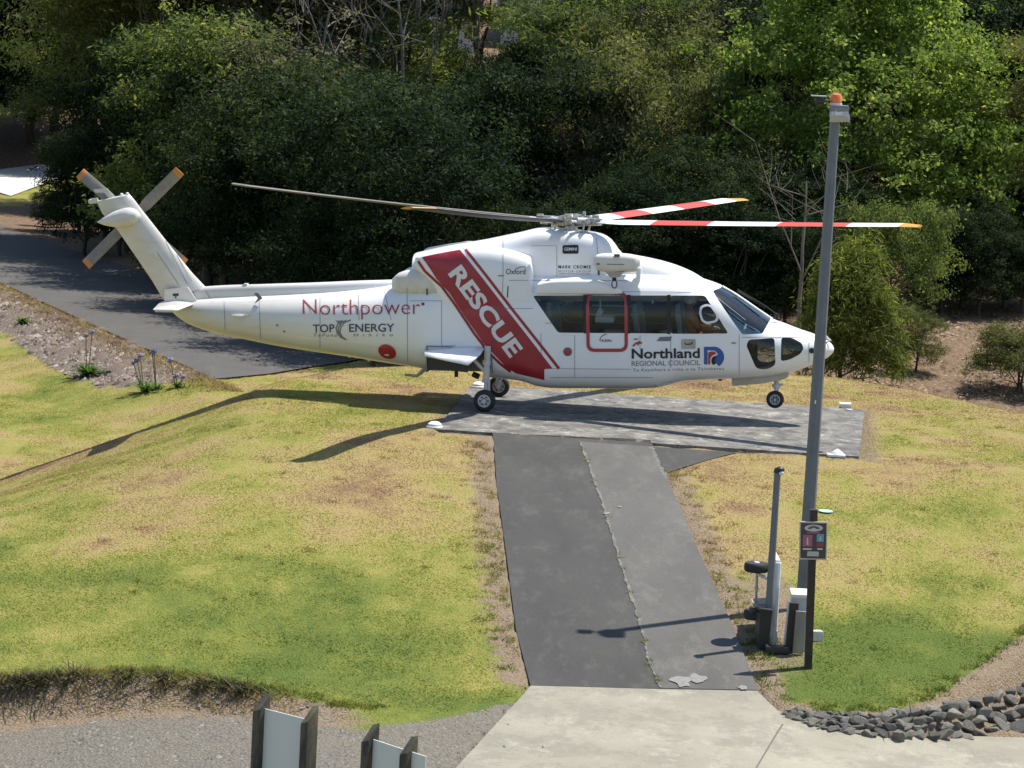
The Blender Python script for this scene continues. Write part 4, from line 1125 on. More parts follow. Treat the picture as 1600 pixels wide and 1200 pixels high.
# --- rotor head and main blades
hub = Vector(H(893, 346, 0))
mb = MB()
mb.lathe(hub + Vector((0, 0, -.42)), (0, 0, 1), [(0, .20), (.10, .16), (.2, .12), (.42, .11), (.46, .17), (.50, .17), (.53, .08)], 28)
mast = mb.build('rotor_mast', M_STEEL, heli)
mb = MB(); mb.lathe(hub + Vector((0, 0, -.27)), (0, 0, 1), [(0, .12), (0, .34), (.05, .36), (.07, .30), (.1, .13)], 32); mb.build('swashplate', M_LGREY, heli)
BL = {}
blades = [(-26, (1443, 352)), (64, (1151, 310.5)), (154, (347, 287)), (244, (650, 324.5))]
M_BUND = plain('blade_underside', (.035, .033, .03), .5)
grg = random.Random(4)
for ang0, (tx, ty) in blades:
    # tip on the circle of radius R whose view ray is nearest
    R_ = 6.68
    o_, d_ = hray(tx, ty); best = None
    for a in np.arange(ang0 - 12, ang0 + 12, .1):
        # plan position fixes the depth along the ray
        p2 = np.array([hub.x + R_ * math.cos(math.radians(a)), hub.y + R_ * math.sin(math.radians(a))])
        t = ((p2 - o_[:2]) @ d_[:2]) / (d_[:2] @ d_[:2]); q = o_ + d_ * t
        e = np.linalg.norm(q[:2] - p2)
        if best is None or e < best[0]: best = (e, a, q)
    tip = Vector(best[2]); az = math.radians(best[1]); dz = tip.z - hub.z
    er = Vector((math.cos(az), math.sin(az), 0)); et = Vector((-math.sin(az), math.cos(az), 0))
    def spine(r): return hub + er * r + Vector((0, 0, dz * (0.75 * r / R_ + .25 * (r / R_) ** 2)))
    def seg_blade(r0, r1, name, mats, parent, c0=None):
        n = 18; rings = []; bm = bmesh.new()
        rr = np.linspace(r0, r1, max(2, int((r1 - r0) / .25) + 1))
        for r in rr:
            ch = .395 if r > .95 else .16 + .235 * max(0, (r - .55) / .4)
            swp = 0.0
            if r > 6.3: ch *= 1 - .45 * (r - 6.3) / .38; swp = -.16 * (r - 6.3) / .38
            pit = math.radians(9.5 - 5.0 * (r / R_)) if r > .5 else math.radians(9)
            cd = et * math.cos(pit) + Vector((0, 0, 1)) * math.sin(pit); nd = -et * math.sin(pit) + Vector((0, 0, 1)) * math.cos(pit)
            ring = []
            for k in range(n):
                u = 2 * math.pi * k / n; s = math.cos(u)
                th = .024 * math.sin(u) * (.35 + .65 * min(1, (1 + s) * .9))
                ring.append(bm.verts.new(spine(r) + cd * (ch * (.5 * s + .0) - ch * .25 + ch * .25 + swp) + nd * th))
            rings.append(ring)
        for a, b in zip(rings[:-1], rings[1:]):
            for k in range(n):
                f = bm.faces.new((a[k], a[(k + 1) % n], b[(k + 1) % n], b[k]))
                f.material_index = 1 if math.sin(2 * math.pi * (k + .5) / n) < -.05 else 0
        bm.faces.new(rings[0][::-1]); bm.faces.new(rings[-1]); bmesh.ops.recalc_face_normals(bm, faces=bm.faces)
        me = bpy.data.meshes.new(name); bm.to_mesh(me); bm.free(); smooth(me, 40)
        return link(name, me, mats, parent)
    bands = [(.75, 1.65, M_WVIN), (1.65, 2.75, M_RBLADE), (2.75, 4.05, M_WVIN), (4.05, 5.35, M_RBLADE), (5.35, 6.3, M_WVIN), (6.3, R_, M_GOLD)]
    if math.cos(az) < 0: bands = [(a, b, M_BGREY if (m is not M_GOLD or best[1] < 200) else m) for a, b, m in bands]
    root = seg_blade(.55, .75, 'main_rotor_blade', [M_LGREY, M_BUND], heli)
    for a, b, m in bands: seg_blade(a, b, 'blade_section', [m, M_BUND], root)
    # cuff, damper, pitch horn and link
    mb = MB(); mb.tube([hub + er * .12, spine(.35), spine(.60)], [.085, .07, .06], 12)
    mb.box(spine(.42), (.18, .16, .13), rot=Matrix.Rotation(az, 3, 'Z'), bev=.02)
    for _ in range(7):
        c = spine(grg.uniform(.15, .62)) + et * grg.uniform(-.16, .16) + Vector((0, 0, grg.uniform(-.06, .10)))
        mb.box(c, (grg.uniform(.05, .14), grg.uniform(.04, .09), grg.uniform(.04, .1)), rot=Matrix.Rotation(az + grg.uniform(-.5, .5), 3, 'Z'), bev=.01)
    mb.build('blade_cuff', M_STEEL, heli)
    mb = MB(); mb.tube([spine(.30) + et * .22 + Vector((0, 0, .03)), spine(.12) + et * .34 + Vector((0, 0, .03))], .045, 10); mb.tube([spine(.5) + et * .18, spine(.30) + et * .22], .025, 8); mb.build('lag_damper', M_LGREY, heli)
    mb = MB(); mb.tube([spine(.36) - et * .20 + Vector((0, 0, -.02)), hub + er * .30 - et * .16 + Vector((0, 0, -.24))], .018, 8); mb.box(spine(.40) - et * .13, (.08, .2, .05), rot=Matrix.Rotation(az, 3, 'Z'), bev=.01); mb.build('pitch_link', M_STEEL, heli)
mb = MB(); mb.lathe(hub + Vector((0, 0, .04)), (0, 0, 1), [(0, .20), (.03, .21), (.06, .12), (.09, .10), (.10, .02)], 24)
for k in range(12):
    a = k * math.pi / 6; mb.cyl(hub + Vector((.17 * math.cos(a), .17 * math.sin(a), .05)), hub + Vector((.17 * math.cos(a), .17 * math.sin(a), .11)), .018, .018, 8)
mb.build('hub_cap', M_STEEL, heli)

# --- rescue hoist
hy = -1.02
hst = [(927, 404, 415, .06, 2.5, 2.5), (933, 397.5, 422, .13, 3, 3), (950, 395.5, 425, .16, 3, 3), (975, 396, 424, .16, 3, 3), (992, 398.5, 422, .13, 3, 3), (1000, 404, 415, .06, 2.5, 2.5)]
ho = loft('rescue_hoist', hst, 24, 28, yl=hy, yc=hy, mat=plain('hoist_paint', (.68, .66, .60), .45, var=.06), parent=heli)
mb = MB(); P = side([(946, 424), (976, 424), (968, 433), (954, 433)], hy); mb.prism(P, hy - .09, hy + .09); mb.build('hoist_drum_guide', M_BEIGE, ho)
mb = MB(); mb.cyl(H(959.5, 430, hy), H(960, 439, hy), .045, .035, 12); mb.build('hoist_bumper', M_BLACK, ho)
mb = MB(); cc = Vector(H(960, 444, hy)); mb.tube([cc + Vector((.045 * math.cos(t), 0, .07 * math.sin(t))) for t in np.linspace(-4.2, 1.4, 14)], .011, 6); mb.build('hoist_hook', M_DARK, ho)
mb = MB(); mb.box(H(964, 399, hy - .15), (.1, .05, .045), bev=.01); mb.box(H(935.5, 412.5, hy - .13), (.075, .03, .025), bev=.005); mb.box(H(935.5, 426, hy - .05), (.035, .05, .09)); mb.box(H(962, 413, hy - .15), (.30, .025, .012)); mb.build('hoist_fitting', plain('hoist_brown', (.09, .075, .06), .6), ho)
mb = MB(); a = H(998, 424, hy); mb.tube([H(975, 424, hy), H(996, 421.5, hy)], .025, 8); mb.box(H(998.5, 428, -.8), (.075, .45, .2), bev=.02); mb.tube([H(945, 402, -.9), H(945, 404, -.4)], .05, 8); mb.tube([H(985, 402, -.9), H(985, 404, -.38)], .05, 8); mb.build('hoist_arm', M_WHITE, ho)

# --- wipers, pitot, temperature probe, bubble window frame, step rail
mb = MB()
for y in (-.22, .22):
    a, b, c = (np.array(H(px, py, y)) + np.array([0, 0, dz_]) for px, py, dz_ in ((1214, 497, .06), (1196, 489, .12), (1152, 461, .10)))
    mb.tube([a, b, c], .013, 6); mb.tube([np.array(b) + np.array([0, .0, -.03]), np.array(c) + np.array([0, .04, -.04])], .018, 6)
    mb.cyl(a + np.array([0, 0, -.08]), a + np.array([0, 0, .02]), .03, .03, 10)
mb.build('wiper', M_BLACK, heli)
mb = MB(); mb.tube([H(1280, 522, .2), H(1286, 521, .2), H(1297, 532, .2)], .02, 8); mb.build('pitot_tube', M_LGREY, heli)
mb = MB(); mb.cyl(H(1271, 547, -.33), H(1268, 548, -.40), .05, .05, 12); mb.build('nose_sensor', M_DARK, heli)
mb = MB(); mb.cyl(H(1291, 535, -.12), H(1299, 531.5, -.12), .016, .012, 8); mb.build('air_probe', M_LGREY, heli)
# sliding door rail hump, its bulge also standing in for the sunlit shoulder
rst = [(836, 452, 459, .02, 2, 2), (842, 443, 460, .06, 3, 3), (880, 437.5, 460, .085, 3.5, 3), (930, 437.5, 460, .085, 3.5, 3), (958, 446, 460, .06, 3, 3), (972, 452, 459, .02, 2, 2)]
for sg in (-1, 1): loft('door_rail_cover', rst, 24, 24, yl=-.93, yc=sg * .90, mat=M_WHITE, parent=heli)
mb = MB(); mb.tube([H(362, 493, -.46), H(375, 494, -.48), H(391, 493.5, -.47)], [.012, .03, .012], 8); mb.build('tail_handhold', M_WHITE, heli)
mb = MB(); mb.prism([(H(px, py, 0)[0], H(px, py, 0)[2]) for px, py in ((375, 450), (382, 443), (387, 443), (389, 450))], -.08, .08); mb.build('spine_beacon', M_LGREY, heli)
mb = MB(); P = [(H(px, py, -.4)[0], H(px, py, -.4)[2]) for px, py in ((396, 458), (403, 457.5), (410, 466), (397, 475), (403, 466))]; mb.prism(P, -.40, -.375); mb.build('boom_fitting', M_GREYINK, heli)

# --- flat print, wrapped on the skins: project an outline on the hull, cowl, nacelle and so on
def world_verts(o):
    return [v.co.copy() for v in o.data.vertices]
skin_v, skin_f = [], []
for o in [x for x in heli.children if x.type == 'MESH' and x.name.split('.')[0] in ('engine_cowling', 'engine_nacelle', 'exhaust_fairing', 'fin', 'fin_root_plate', 'tail_spine')]:
    k = len(skin_v); skin_v += world_verts(o); skin_f += [tuple(k + i for i in p.vertices) for p in o.data.polygons]
k = len(skin_v); skin_v += [v.co.copy() for v in hull_me.vertices]; skin_f += [tuple(k + i for i in p.vertices) for p in hull_me.polygons]
SKIN = BVHTree.FromPolygons(skin_v, skin_f)
def project(name, bm, mat, parent, off=.006, maxe=7.0, bvh=None):
    """bm: flat mesh whose x,y are picture measurements of the print"""
    for _ in range(7):
        es = [e for e in bm.edges if e.calc_length() > maxe]
        if not es: break
        bmesh.ops.subdivide_edges(bm, edges=es, cuts=1, use_grid_fill=False)
        bmesh.ops.triangulate(bm, faces=[f for f in bm.faces if len(f.verts) > 4])
    bmesh.ops.triangulate(bm, faces=bm.faces)
    bad = []
    for v in bm.verts:
        o, d = hray(v.co.x, v.co.y)
        loc, no, fi, dist = (bvh or SKIN).ray_cast(Vector(o), Vector(d))
        if loc is None: bad.append(v); continue
        v.co = loc - Vector(d) * off
    bmesh.ops.delete(bm, geom=bad, context='VERTS')
    for f in bm.faces:
        f.normal_update()
        if f.normal.y > 0: f.normal_flip()
    me = bpy.data.meshes.new(name); bm.to_mesh(me); bm.free()
    smooth(me, 60)
    return link(name, me, mat, parent)
def poly_bm(polys):
    bm = bmesh.new()
    for p in polys:
        bm.faces.new([bm.verts.new((x, y, 0)) for x, y in p])
    return bm
def text_bm(s, x0, y0, ux, width, h, bold=0.0, shear=0.0, space=1.0, vx=None):
    """text with baseline start (x0,y0); ux = direction of the baseline; scaled to width and cap height h"""
    cu = bpy.data.curves.new('t', 'FONT'); cu.body = s; cu.size = 1.0; cu.offset = bold; cu.shear = shear; cu.space_character = space; cu.resolution_u = 3
    o = bpy.data.objects.new('t', cu); COL.objects.link(o)
    dg = bpy.context.evaluated_depsgraph_get(); dg.update()
    me = bpy.data.meshes.new_from_object(o.evaluated_get(dg)); bpy.data.objects.remove(o)
    bm = bmesh.new(); bm.from_mesh(me)
    xs = [v.co.x for v in bm.verts]; a, b = min(xs), max(xs)
    cu2 = .70
    L = math.hypot(*ux); ux = (ux[0] / L, ux[1] / L); vy = vx or (ux[1], -ux[0])
    for v in bm.verts:
        u = (v.co.x - a) / (b - a) * width; w = v.co.y / cu2 * h
        v.co = (x0 + ux[0] * u + vy[0] * w, y0 + ux[1] * u + vy[1] * w, 0)
    return bm
def lettering(s, x0, y0, x1, y1, h, mat, parent, bold=0.0, off=.010, name='lettering', **k):
    return project(name, text_bm(s, x0, y0, (x1 - x0, y1 - y0), math.hypot(x1 - x0, y1 - y0), h, bold, **k), mat, parent, off)
def line_poly(pts, w):
    out_l, out_r = [], []
    P = [np.array(p, float) for p in pts]
    for i, p in enumerate(P):
        d = P[min(i + 1, len(P) - 1)] - P[max(i - 1, 0)]; d /= np.linalg.norm(d); n = np.array([-d[1], d[0]])
        out_l.append(tuple(p + n * w / 2)); out_r.append(tuple(p - n * w / 2))
    return [[out_l[i], out_l[i + 1], out_r[i + 1], out_r[i]] for i in range(len(P) - 1)]
# red band with its white and red pinstripes
wl = [(659, 400.5), (665, 410), (672, 420), (682, 435.5), (702, 457.5), (725, 492.5), (755, 535.5), (772, 554), (790, 572.5), (806, 583.5)]
wr = [(716.5, 387), (755, 436), (792, 484), (830, 532.5), (863, 575.5)]
band = [(659, 402), (664, 400.5), (680, 397), (700, 393.2), (718.5, 390)] + wr[1:] + [(850.5, 577), (850.5, 594), (838, 591), (823, 587.5)] + wl[::-1][:-1]
rb = project('red_band', poly_bm([band]), M_RED, heli, .007)
sl = [(650, 403), (656.5, 413), (664, 424), (690, 447.5), (711, 476), (740.5, 520.5), (765.5, 553), (781, 568), (798, 581)]
project('band_pinstripe', poly_bm(line_poly(sl, 4.2)), M_RED, heli, .007)
sr = [(721.5, 386.2), (760, 435), (797, 483), (835, 531), (868.5, 574)]
sr2 = [(725, 386.5), (763, 435), (800, 483), (838, 531), (873.5, 576)]
project('band_pinstripe', poly_bm(line_poly(sr2, 4.4)), M_RED, heli, .007)
# RESCUE, reading down the band
lettering('RESCUE', 700.5, 427.5, 797.5, 559.5, 24.5, M_WVIN, rb, bold=.035, off=.014)
# names
lettering('N', 473.5, 491, 495, 490.5, 24, M_NPRED, heli, bold=-.012)
lettering('orthpower', 500, 492, 656, 491, 24.5, M_NPRED, heli, bold=-.012)
project('emblem', poly_bm([[(660.5 + 2.2 * math.cos(t), 475 + 2.2 * math.sin(t)) for t in np.linspace(0, 6.28, 10)[:-1]]]), M_NAVY, heli, .008)
lettering('TOP', 489, 519.5, 522.5, 519, 12.5, M_NAVY, heli, bold=.008)
lettering('ENERGY', 545.5, 518.5, 616, 518, 12.5, M_NAVY, heli, bold=.008)
lettering('TePuna', 490, 526, 526, 526, 4.8, M_GREYINK, heli, shear=.25, space=1.3)
lettering('Hihiko', 552, 526, 614, 525.5, 4.8, M_GREYINK, heli, shear=.25, space=2.2)
sw = []
for q in range(3):
    sw += line_poly([(548 - 7 * q, 500 + .5 * q), (538 - 5 * q, 504 + q), (532 - 3.5 * q, 512), (531 - 2.2 * q, 520), (535 - 1.5 * q, 527), (541, 531)], 2.0)
sw += [[(524, 501), (540, 501), (531, 507)]]
project('emblem', poly_bm(sw), M_GREYINK, heli, .008)
lettering('Oxford', 790.5, 428.5, 821, 428.5, 8.6, M_INK, heli)
project('emblem', poly_bm(line_poly([(805, 421), (812, 417.5), (818, 416.5), (822, 418.5)], 1.2)), M_GREYINK, heli, .008)
lettering('MARK CROMIE', 872.5, 419.5, 923, 419.5, 4.8, M_INK, heli, bold=.02, space=1.3)
lettering('MOTOR GROUP', 872.5, 426, 923, 426, 3.8, M_GREYINK, heli, space=1.3)
project('underline', poly_bm(line_poly([(873, 428), (923, 428)], .9)), M_GREYINK, heli, .008)
bd = project('badge', poly_bm([round_poly([(879, 383), (904, 382.5), (904, 396.5), (879, 396.5)], 3)]), M_INK, heli, .008)
lettering('GEMINI', 881.5, 391.5, 901.5, 391.3, 4.6, M_WVIN, bd, bold=.02, off=.013)
lettering('Northland', 987, 560, 1093.5, 559, 15, M_INK, heli, bold=.022)
lettering('REGIONAL COUNCIL', 987, 572, 1094, 570.5, 8, M_GREYINK, heli)
lettering('Te Kaunihera a rohe o te Taitokerau', 989, 580.5, 1131, 578, 4.6, M_SEAM, heli, space=1.15)
# council emblem: blue arch with curling wave, red and black inside
def arc(cx, cy, r, a0, a1, n=12): return [(cx + r * math.cos(math.radians(a)), cy - r * math.sin(math.radians(a))) for a in np.linspace(a0, a1, n)]
bl_ = [(1100, 569.5), (1100, 542)] + arc(1115, 558, 16.5, 80, -60, 16) + arc(1121, 562, 6.5, -100, -250, 8) + arc(1113, 557, 9.5, 20, 95, 7) + [(1105.5, 547.5), (1105.5, 569.5)]
project('emblem', poly_bm([bl_]), M_BLUE, heli, .008)
project('emblem', poly_bm([[(1106.5, 569.5), (1106.5, 551)] + arc(1113, 556.5, 7.5, 110, 30, 6) + arc(1119, 563, 9.5, 120, 200, 6) + [(1109.5, 569.5)]]), M_REDP, heli, .008)
project('emblem', poly_bm([arc(1120, 564, 8.6, 115, 230, 8) + arc(1122, 563.5, 5.2, 235, 110, 8)]), M_INK, heli, .009)
# small stickers below the window
project('sticker', poly_bm([[(1026, 533), (1031, 526.5), (1050, 526), (1047, 533)]]), M_GREYINK, heli, .008)
st = project('sticker', poly_bm([round_poly([(1064.5, 530), (1087, 530), (1086.5, 545), (1064.5, 545.5)], 2)]), M_BEIGE, heli, .008)
project('sticker_mark', poly_bm(line_poly([(1070, 535), (1071, 538), (1080, 537.5), (1082, 534)], 2)), M_INK, st, .012)
project('sticker', poly_bm(line_poly([(989, 541), (993, 537), (997, 535), (1003, 536)], 3) + line_poly([(996, 540), (1000, 533)], 2)), M_NPRED, heli, .008)
lettering('KERI', 940, 534, 955.5, 534, 3.6, M_PURP, heli, bold=.02)
project('emblem', poly_bm(line_poly([(937.5, 533), (938, 528), (942, 524), (948, 521.8)], 1.3)), M_PURP, heli, .008)
for pts in ([(914, 461.6), (914, 521)], [(982, 461.6), (982, 521.2)], [(1045, 461.6), (1045, 522)]):
    project('window_strip', poly_bm(line_poly(pts, 5.2)), M_INK, heli, .007)
# red door outline
def ring(outer, inner):
    bm = bmesh.new(); n = len(outer)
    a = [bm.verts.new((x, y, 0)) for x, y in outer]; b = [bm.verts.new((x, y, 0)) for x, y in inner]
    for i in range(n): bm.faces.new((a[i], a[(i + 1) % n], b[(i + 1) % n], b[i]))
    return bm
project('door_outline', ring(round_poly([(915, 456), (980.5, 456), (981, 550), (916.5, 550)], 13, 7), round_poly([(920.5, 461), (975.5, 461), (976, 544.8), (921.5, 544.8)], 8.5, 7)), M_REDP, heli, .012)
# panel gaps
for pts in ([(786, 372), (786, 432)], [(786, 432), (785, 459)], [(636, 450), (637, 566)], [(795, 438), (980, 438.5)], [(845, 521), (846, 575)], [(898, 524), (898, 590)], [(850, 576), (985, 577)], [(1155, 522), (1155, 588)], [(1160, 527), (1286, 527)],
            [(932, 372), (936, 425)], [(1264, 535), (1264, 575)], [(600, 452), (611, 500)], [(262, 372), (300, 440)], [(236, 330), (292, 443)], [(246, 395), (279, 445)], [(780, 482), (833, 482)], [(852, 505), (862, 505)], [(860, 455), (1080, 456.5)], [(500, 462), (500, 545)], [(318, 449), (332, 472)], [(690, 470), (690, 540), (712, 540)], [(640, 470), (690, 470)], [(1165, 500), (1112, 458)], [(845, 470), (838, 466)], [(860, 590), (1020, 590)], [(1000, 524), (1000, 545)], [(1048, 524), (1048, 575)], [(960, 430), (1090, 441)], [(1098, 440), (1112, 452)], [(830, 384), (870, 384), (870, 432)], [(350, 470), (352, 520)], [(405, 466), (407, 533)], [(560, 456), (561, 500)]):
    project('panel_seam', poly_bm(line_poly(pts, .75)), M_SEAM, heli, .006)
riv = []
for (x0, y0, x1, y1, n) in ((330, 474, 600, 462, 46), (330, 500, 600, 545, 46), (262, 372, 300, 440, 16), (246, 395, 279, 445, 14), (236, 440, 275, 437, 10), (640, 478, 690, 478, 10), (850, 580, 1130, 581, 44), (866, 524, 896, 524, 6), (1005, 524, 1040, 524.5, 7), (790, 470, 826, 470, 8), (905, 436, 1075, 443, 30)):
    for q in range(n):
        x, y = x0 + (x1 - x0) * q / (n - 1), y0 + (y1 - y0) * q / (n - 1); riv.append([(x - .45, y), (x, y - .45), (x + .45, y), (x, y + .45)])
o = project('rivets', poly_bm(riv), M_SEAM, heli, .006); o['kind'] = 'stuff'
project('door_handle', poly_bm([[(990, 529), (997, 529), (997, 531), (990, 531)], [(1143, 535), (1150, 535), (1150, 537), (1143, 537)]]), M_GREYINK, heli, .02)
project('panel_seam', poly_bm(line_poly([(778, 431), (787, 431)], 1.6)), M_GREYINK, heli, .007)
project('vent', poly_bm([[(793, 447), (794.6, 447), (793.6, 465), (792, 465)], [(666, 451), (668.3, 451), (668.3, 461), (666.3, 461)]]), M_INK, heli, .007)
project('vent', poly_bm([[(661 + 2.4 * math.cos(t), 475 + 2.4 * math.sin(t)) for t in np.linspace(0, 6.28, 9)[:-1]], [(433 + 1.8 * math.cos(t), 508 + 1.8 * math.sin(t)) for t in np.linspace(0, 6.28, 9)[:-1]], [(444 + 1.8 * math.cos(t), 518 + 1.8 * math.sin(t)) for t in np.linspace(0, 6.28, 9)[:-1]]]), M_GREYINK, heli, .007)
project('fin_mark', poly_bm([[(270, 459), (279, 458.6), (279, 462.2), (270, 462.6)], [(273, 463), (276, 463), (275.5, 466), (273.5, 466)]]), M_INK, heli, .010)
# red covers and the red emergency handle
c = Vector(H(605, 549.5, -.80)); loc, no, fi, ds = SKIN.ray_cast(Vector(hray(605, 549.5)[0]), Vector(hray(605, 549.5)[1]))
mb = MB(); mb.lathe(loc - no * .01, no, [(0, .163), (.022, .163), (.03, .15), (.03, .01)], 36); dc = mb.build('red_cover', M_REDP, heli)
project('cover_mark', poly_bm([[(601, 553.5), (607.5, 553.5), (607.5, 557), (601, 557)]]), M_WVIN, dc, .045)
loc, no, fi, ds = SKIN.ray_cast(Vector(hray(887, 549.5)[0]), Vector(hray(887, 549.5)[1]))
mb = MB(); mb.lathe(loc - no * .01, no, [(0, .078), (.02, .078), (.024, .06), (.012, .055), (.012, .01)], 28); hd = mb.build('emergency_handle', M_GREYINK, heli)
mb = MB(); mb.lathe(loc, no, [(0, .054), (.012, .054), (.02, .03), (.02, .005)], 24); mb.build('handle_knob', M_REDP, hd)
# bubble window frame
oc = round_poly([(1092, 489), (1094, 478), (1104, 474.5), (1112, 477), (1124, 493), (1121, 503), (1104, 507), (1096, 502)], 5, 4)
ic = round_poly([(1095.5, 489), (1097, 481), (1105, 478), (1110.5, 480), (1120, 493.5), (1117.5, 500.5), (1105, 503), (1098.5, 499.5)], 4, 4)
project('vent_window_frame', ring(oc, ic), M_WVIN, heli, .012)
# ------------------------------------------------------------------ pilot
def skin_figure(name, joints, edges, mat, parent, sub=2, root=0):
    me = bpy.data.meshes.new(name)
    me.from_pydata([j[:3] for j in joints], edges, [])
    o = bpy.data.objects.new(name, me); COL.objects.link(o)
    md = o.modifiers.new('k', 'SKIN'); md.use_smooth_shade = True
    for i, j in enumerate(joints):
        sv = me.skin_vertices[0].data[i]; sv.radius = (j[3], j[3]); sv.use_root = (i == root)
    s = o.modifiers.new('d', 'SUBSURF'); s.levels = sub; s.render_levels = sub
    m2 = bake(o); m2.name = name
    m2.polygons.foreach_set('use_smooth', [True] * len(m2.polygons))
    return link(name, m2, mat, parent)
M_OVERALL = plain('flight_suit', (.40, .12, .04), .85, var=.2)
M_SKIN = plain('skin', (.45, .27, .19), .6)
M_HELM = plain('helmet_white', (.7, .7, .7), .3)
sx = H(1082, 540, -W0)[0]; zs = z_fl + .40
def L3(x, y, z): return HM @ Vector((sx + x, -.45 + y, zs + z))
pil = empty('person', HM @ Vector((sx, -.45, zs)))
pil.rotation_euler = (0, -HPITCH, HYAW)
tag(pil, 'pilot seated at the cockpit side window in an orange flight suit and white helmet', 'person')
J = [(0, 0, .10, .17), (-.04, 0, .30, .16), (-.08, 0, .52, .15), (-.09, 0, .64, .07), (-.08, 0, .70, .06),
     (-.08, .19, .54, .075), (.06, .24, .33, .06), (.30, .20, .30, .045), (-.08, -.19, .54, .075), (.08, -.25, .33, .06), (.33, -.20, .28, .045),
     (.12, .11, .08, .10), (.48, .13, .14, .075), (.58, .13, -.22, .055), (.68, .13, -.27, .05), (.12, -.11, .08, .10), (.48, -.13, .14, .075), (.58, -.13, -.22, .055), (.68, -.13, -.27, .05)]
Eg = [(0, 1), (1, 2), (2, 3), (3, 4), (2, 5), (5, 6), (6, 7), (2, 8), (8, 9), (9, 10), (0, 11), (11, 12), (12, 13), (13, 14), (0, 15), (15, 16), (16, 17), (17, 18)]
skin_figure('body', J, Eg, M_OVERALL, pil)
mb = MB(); mb.sph((-.06, 0, .80), .105, 20, (1.05, .85, 1.15)); mb.sph((.055, 0, .785), .022, 8, (1, .8, 1))
mb.sph((.03, .035, .82), .014, 8); mb.sph((.03, -.035, .82), .014, 8); mb.box((.04, 0, .74), (.02, .05, .012))
mb.build('head', M_SKIN, pil)
mb = MB(); mb.sph((-.075, 0, .835), .135, 22, (1.05, .95, 1.0)); mb.sph((-.08, .115, .78), .05, 12, (1, .5, 1.2)); mb.sph((-.08, -.115, .78), .05, 12, (1, .5, 1.2)); mb.tube([(-.0, -.12, .75), (.06, -.06, .735)], .008, 6)
hm = mb.build('helmet', M_HELM, pil)
for sg in (-1, 1):
    hj = [(.31, .20 * sg, .29, .03), (.36, .20 * sg, .285, .034), (.40, .20 * sg, .285, .03)]
    he = [(0, 1), (1, 2)]
    for f in range(4):
        b = len(hj); y = .20 * sg + (f - 1.5) * .02; l = (.036, .042, .04, .03)[f]
        hj += [(.41, y, .285, .0095), (.41 + l * .8, y, .27, .009), (.41 + l * .9, y, .245, .008)]; he += [(2, b), (b, b + 1), (b + 1, b + 2)]
    b = len(hj); hj += [(.365, .20 * sg - sg * .035, .28, .011), (.395, .20 * sg - sg * .05, .265, .009)]; he += [(1, b), (b, b + 1)]
    skin_figure('hand', hj, he, M_SKIN, pil, sub=1)

# loose kit in the cabin
mb = MB(); c = H(946, 498, -.2); mb.box(c, (.34, .5, .10), bev=.03); mb.box((c[0] - .1, c[1], c[2] + .1), (.1, .3, .16), rot=Matrix.Rotation(.4, 3, 'Y'), bev=.03); mb.build('stretcher', M_WHITE, heli)
mb = MB(); mb.tube([H(938, 466, -.5), H(938, 492, -.5)], .014, 6); mb.tube([H(1019, 466, -.6), H(1020, 474, -.6)], .02, 6); mb.build('grab_handle', M_WHITE, heli)
mb = MB(); mb.box(H(960, 492, .3), (.9, .04, .03)); mb.box(H(960, 478, .5), (.8, .05, .02)); mb.build('cabin_rail', M_LGREY, heli)
# ------------------------------------------------------------------ poles, sign, trailer and other things by the path
M_GALV = plain('galvanised_steel', (.15, .165, .18), .55, metal=.35, var=.15, scale=3)
M_DTIM = plain('dark_timber', (.045, .034, .027), .85, var=.4, scale=9)
kt = NT('weathered_timber'); kt.base(kt.ramp(kt.noise(7, 5, .75, stretch=(1, 1, .12)), [(.3, (.16, .14, .11)), (.55, (.30, .27, .215)), (.75, (.40, .365, .30))])); kt.rough(.9); kt.bump(kt.noise(20, 4, .7, stretch=(1, 1, .1)), .5, .01)
M_TIMB = kt.m
M_WHP = plain('white_enamel', (.68, .68, .66), .45, var=.12, scale=9)
M_PLAST = plain('black_plastic', (.02, .021, .023), .5)
M_AMBER = plain('amber_lens', (.80, .16, .02), .25, coat=.4)
M_LENS = plain('lamp_lens', (.45, .40, .28), .3)

def up_px(px, py, base):        # point above/near 'base' at the same depth that shows at the picture position
    return at_y(px, py, base[1])

# tall light pole
b = hit(1254, 950); t = up_px(1304.5, 186, b)
pole = empty('light_pole', tuple(b), 0, 'tall grey steel pole with orange beacon and floodlight on top', 'light pole')
def loc_(p, o): return Vector(p) - Vector(o.location)
mb = MB(); a = loc_(b, pole); c = loc_(t, pole); mb.cyl(a - Vector((0, 0, .3)), c, .098, .067, 8); mb.build('shaft', M_GALV, pole, ang=20)
ppm = FPX / (b[1] - CAM_C[1])
def off(o, px, py, dy=0.0): return loc_(at_y(px, py, b[1] + dy), o)
mb = MB(); mb.box(off(pole, 1311, 169, -.05), (.25, .22, .08), bev=.01); mb.build('lamp_bracket', M_GREYINK, pole)
fl = MB(); fl.prism([(off(pole, 1297.5, 174).x, off(pole, 1297, 174).z), (off(pole, 1323, 174).x, off(pole, 1323, 174).z), (off(pole, 1325.5, 181).x, off(pole, 1325, 181).z), (off(pole, 1325, 190).x, off(pole, 1325, 190).z), (off(pole, 1296.5, 190).x, off(pole, 1296, 190).z), (off(pole, 1296.5, 181).x, off(pole, 1296, 181).z)], -.22, .08)
flo = fl.build('floodlight', M_LGREY, pole)
mb = MB(); mb.box(off(pole, 1310.5, 186, -.225), (.235, .012, .065)); mb.build('lens', M_LENS, flo)
mb = MB(); mb.box(off(pole, 1310, 177.5, -.228), (.085, .012, .05)); mb.build('rating_plate', M_WHP, flo)
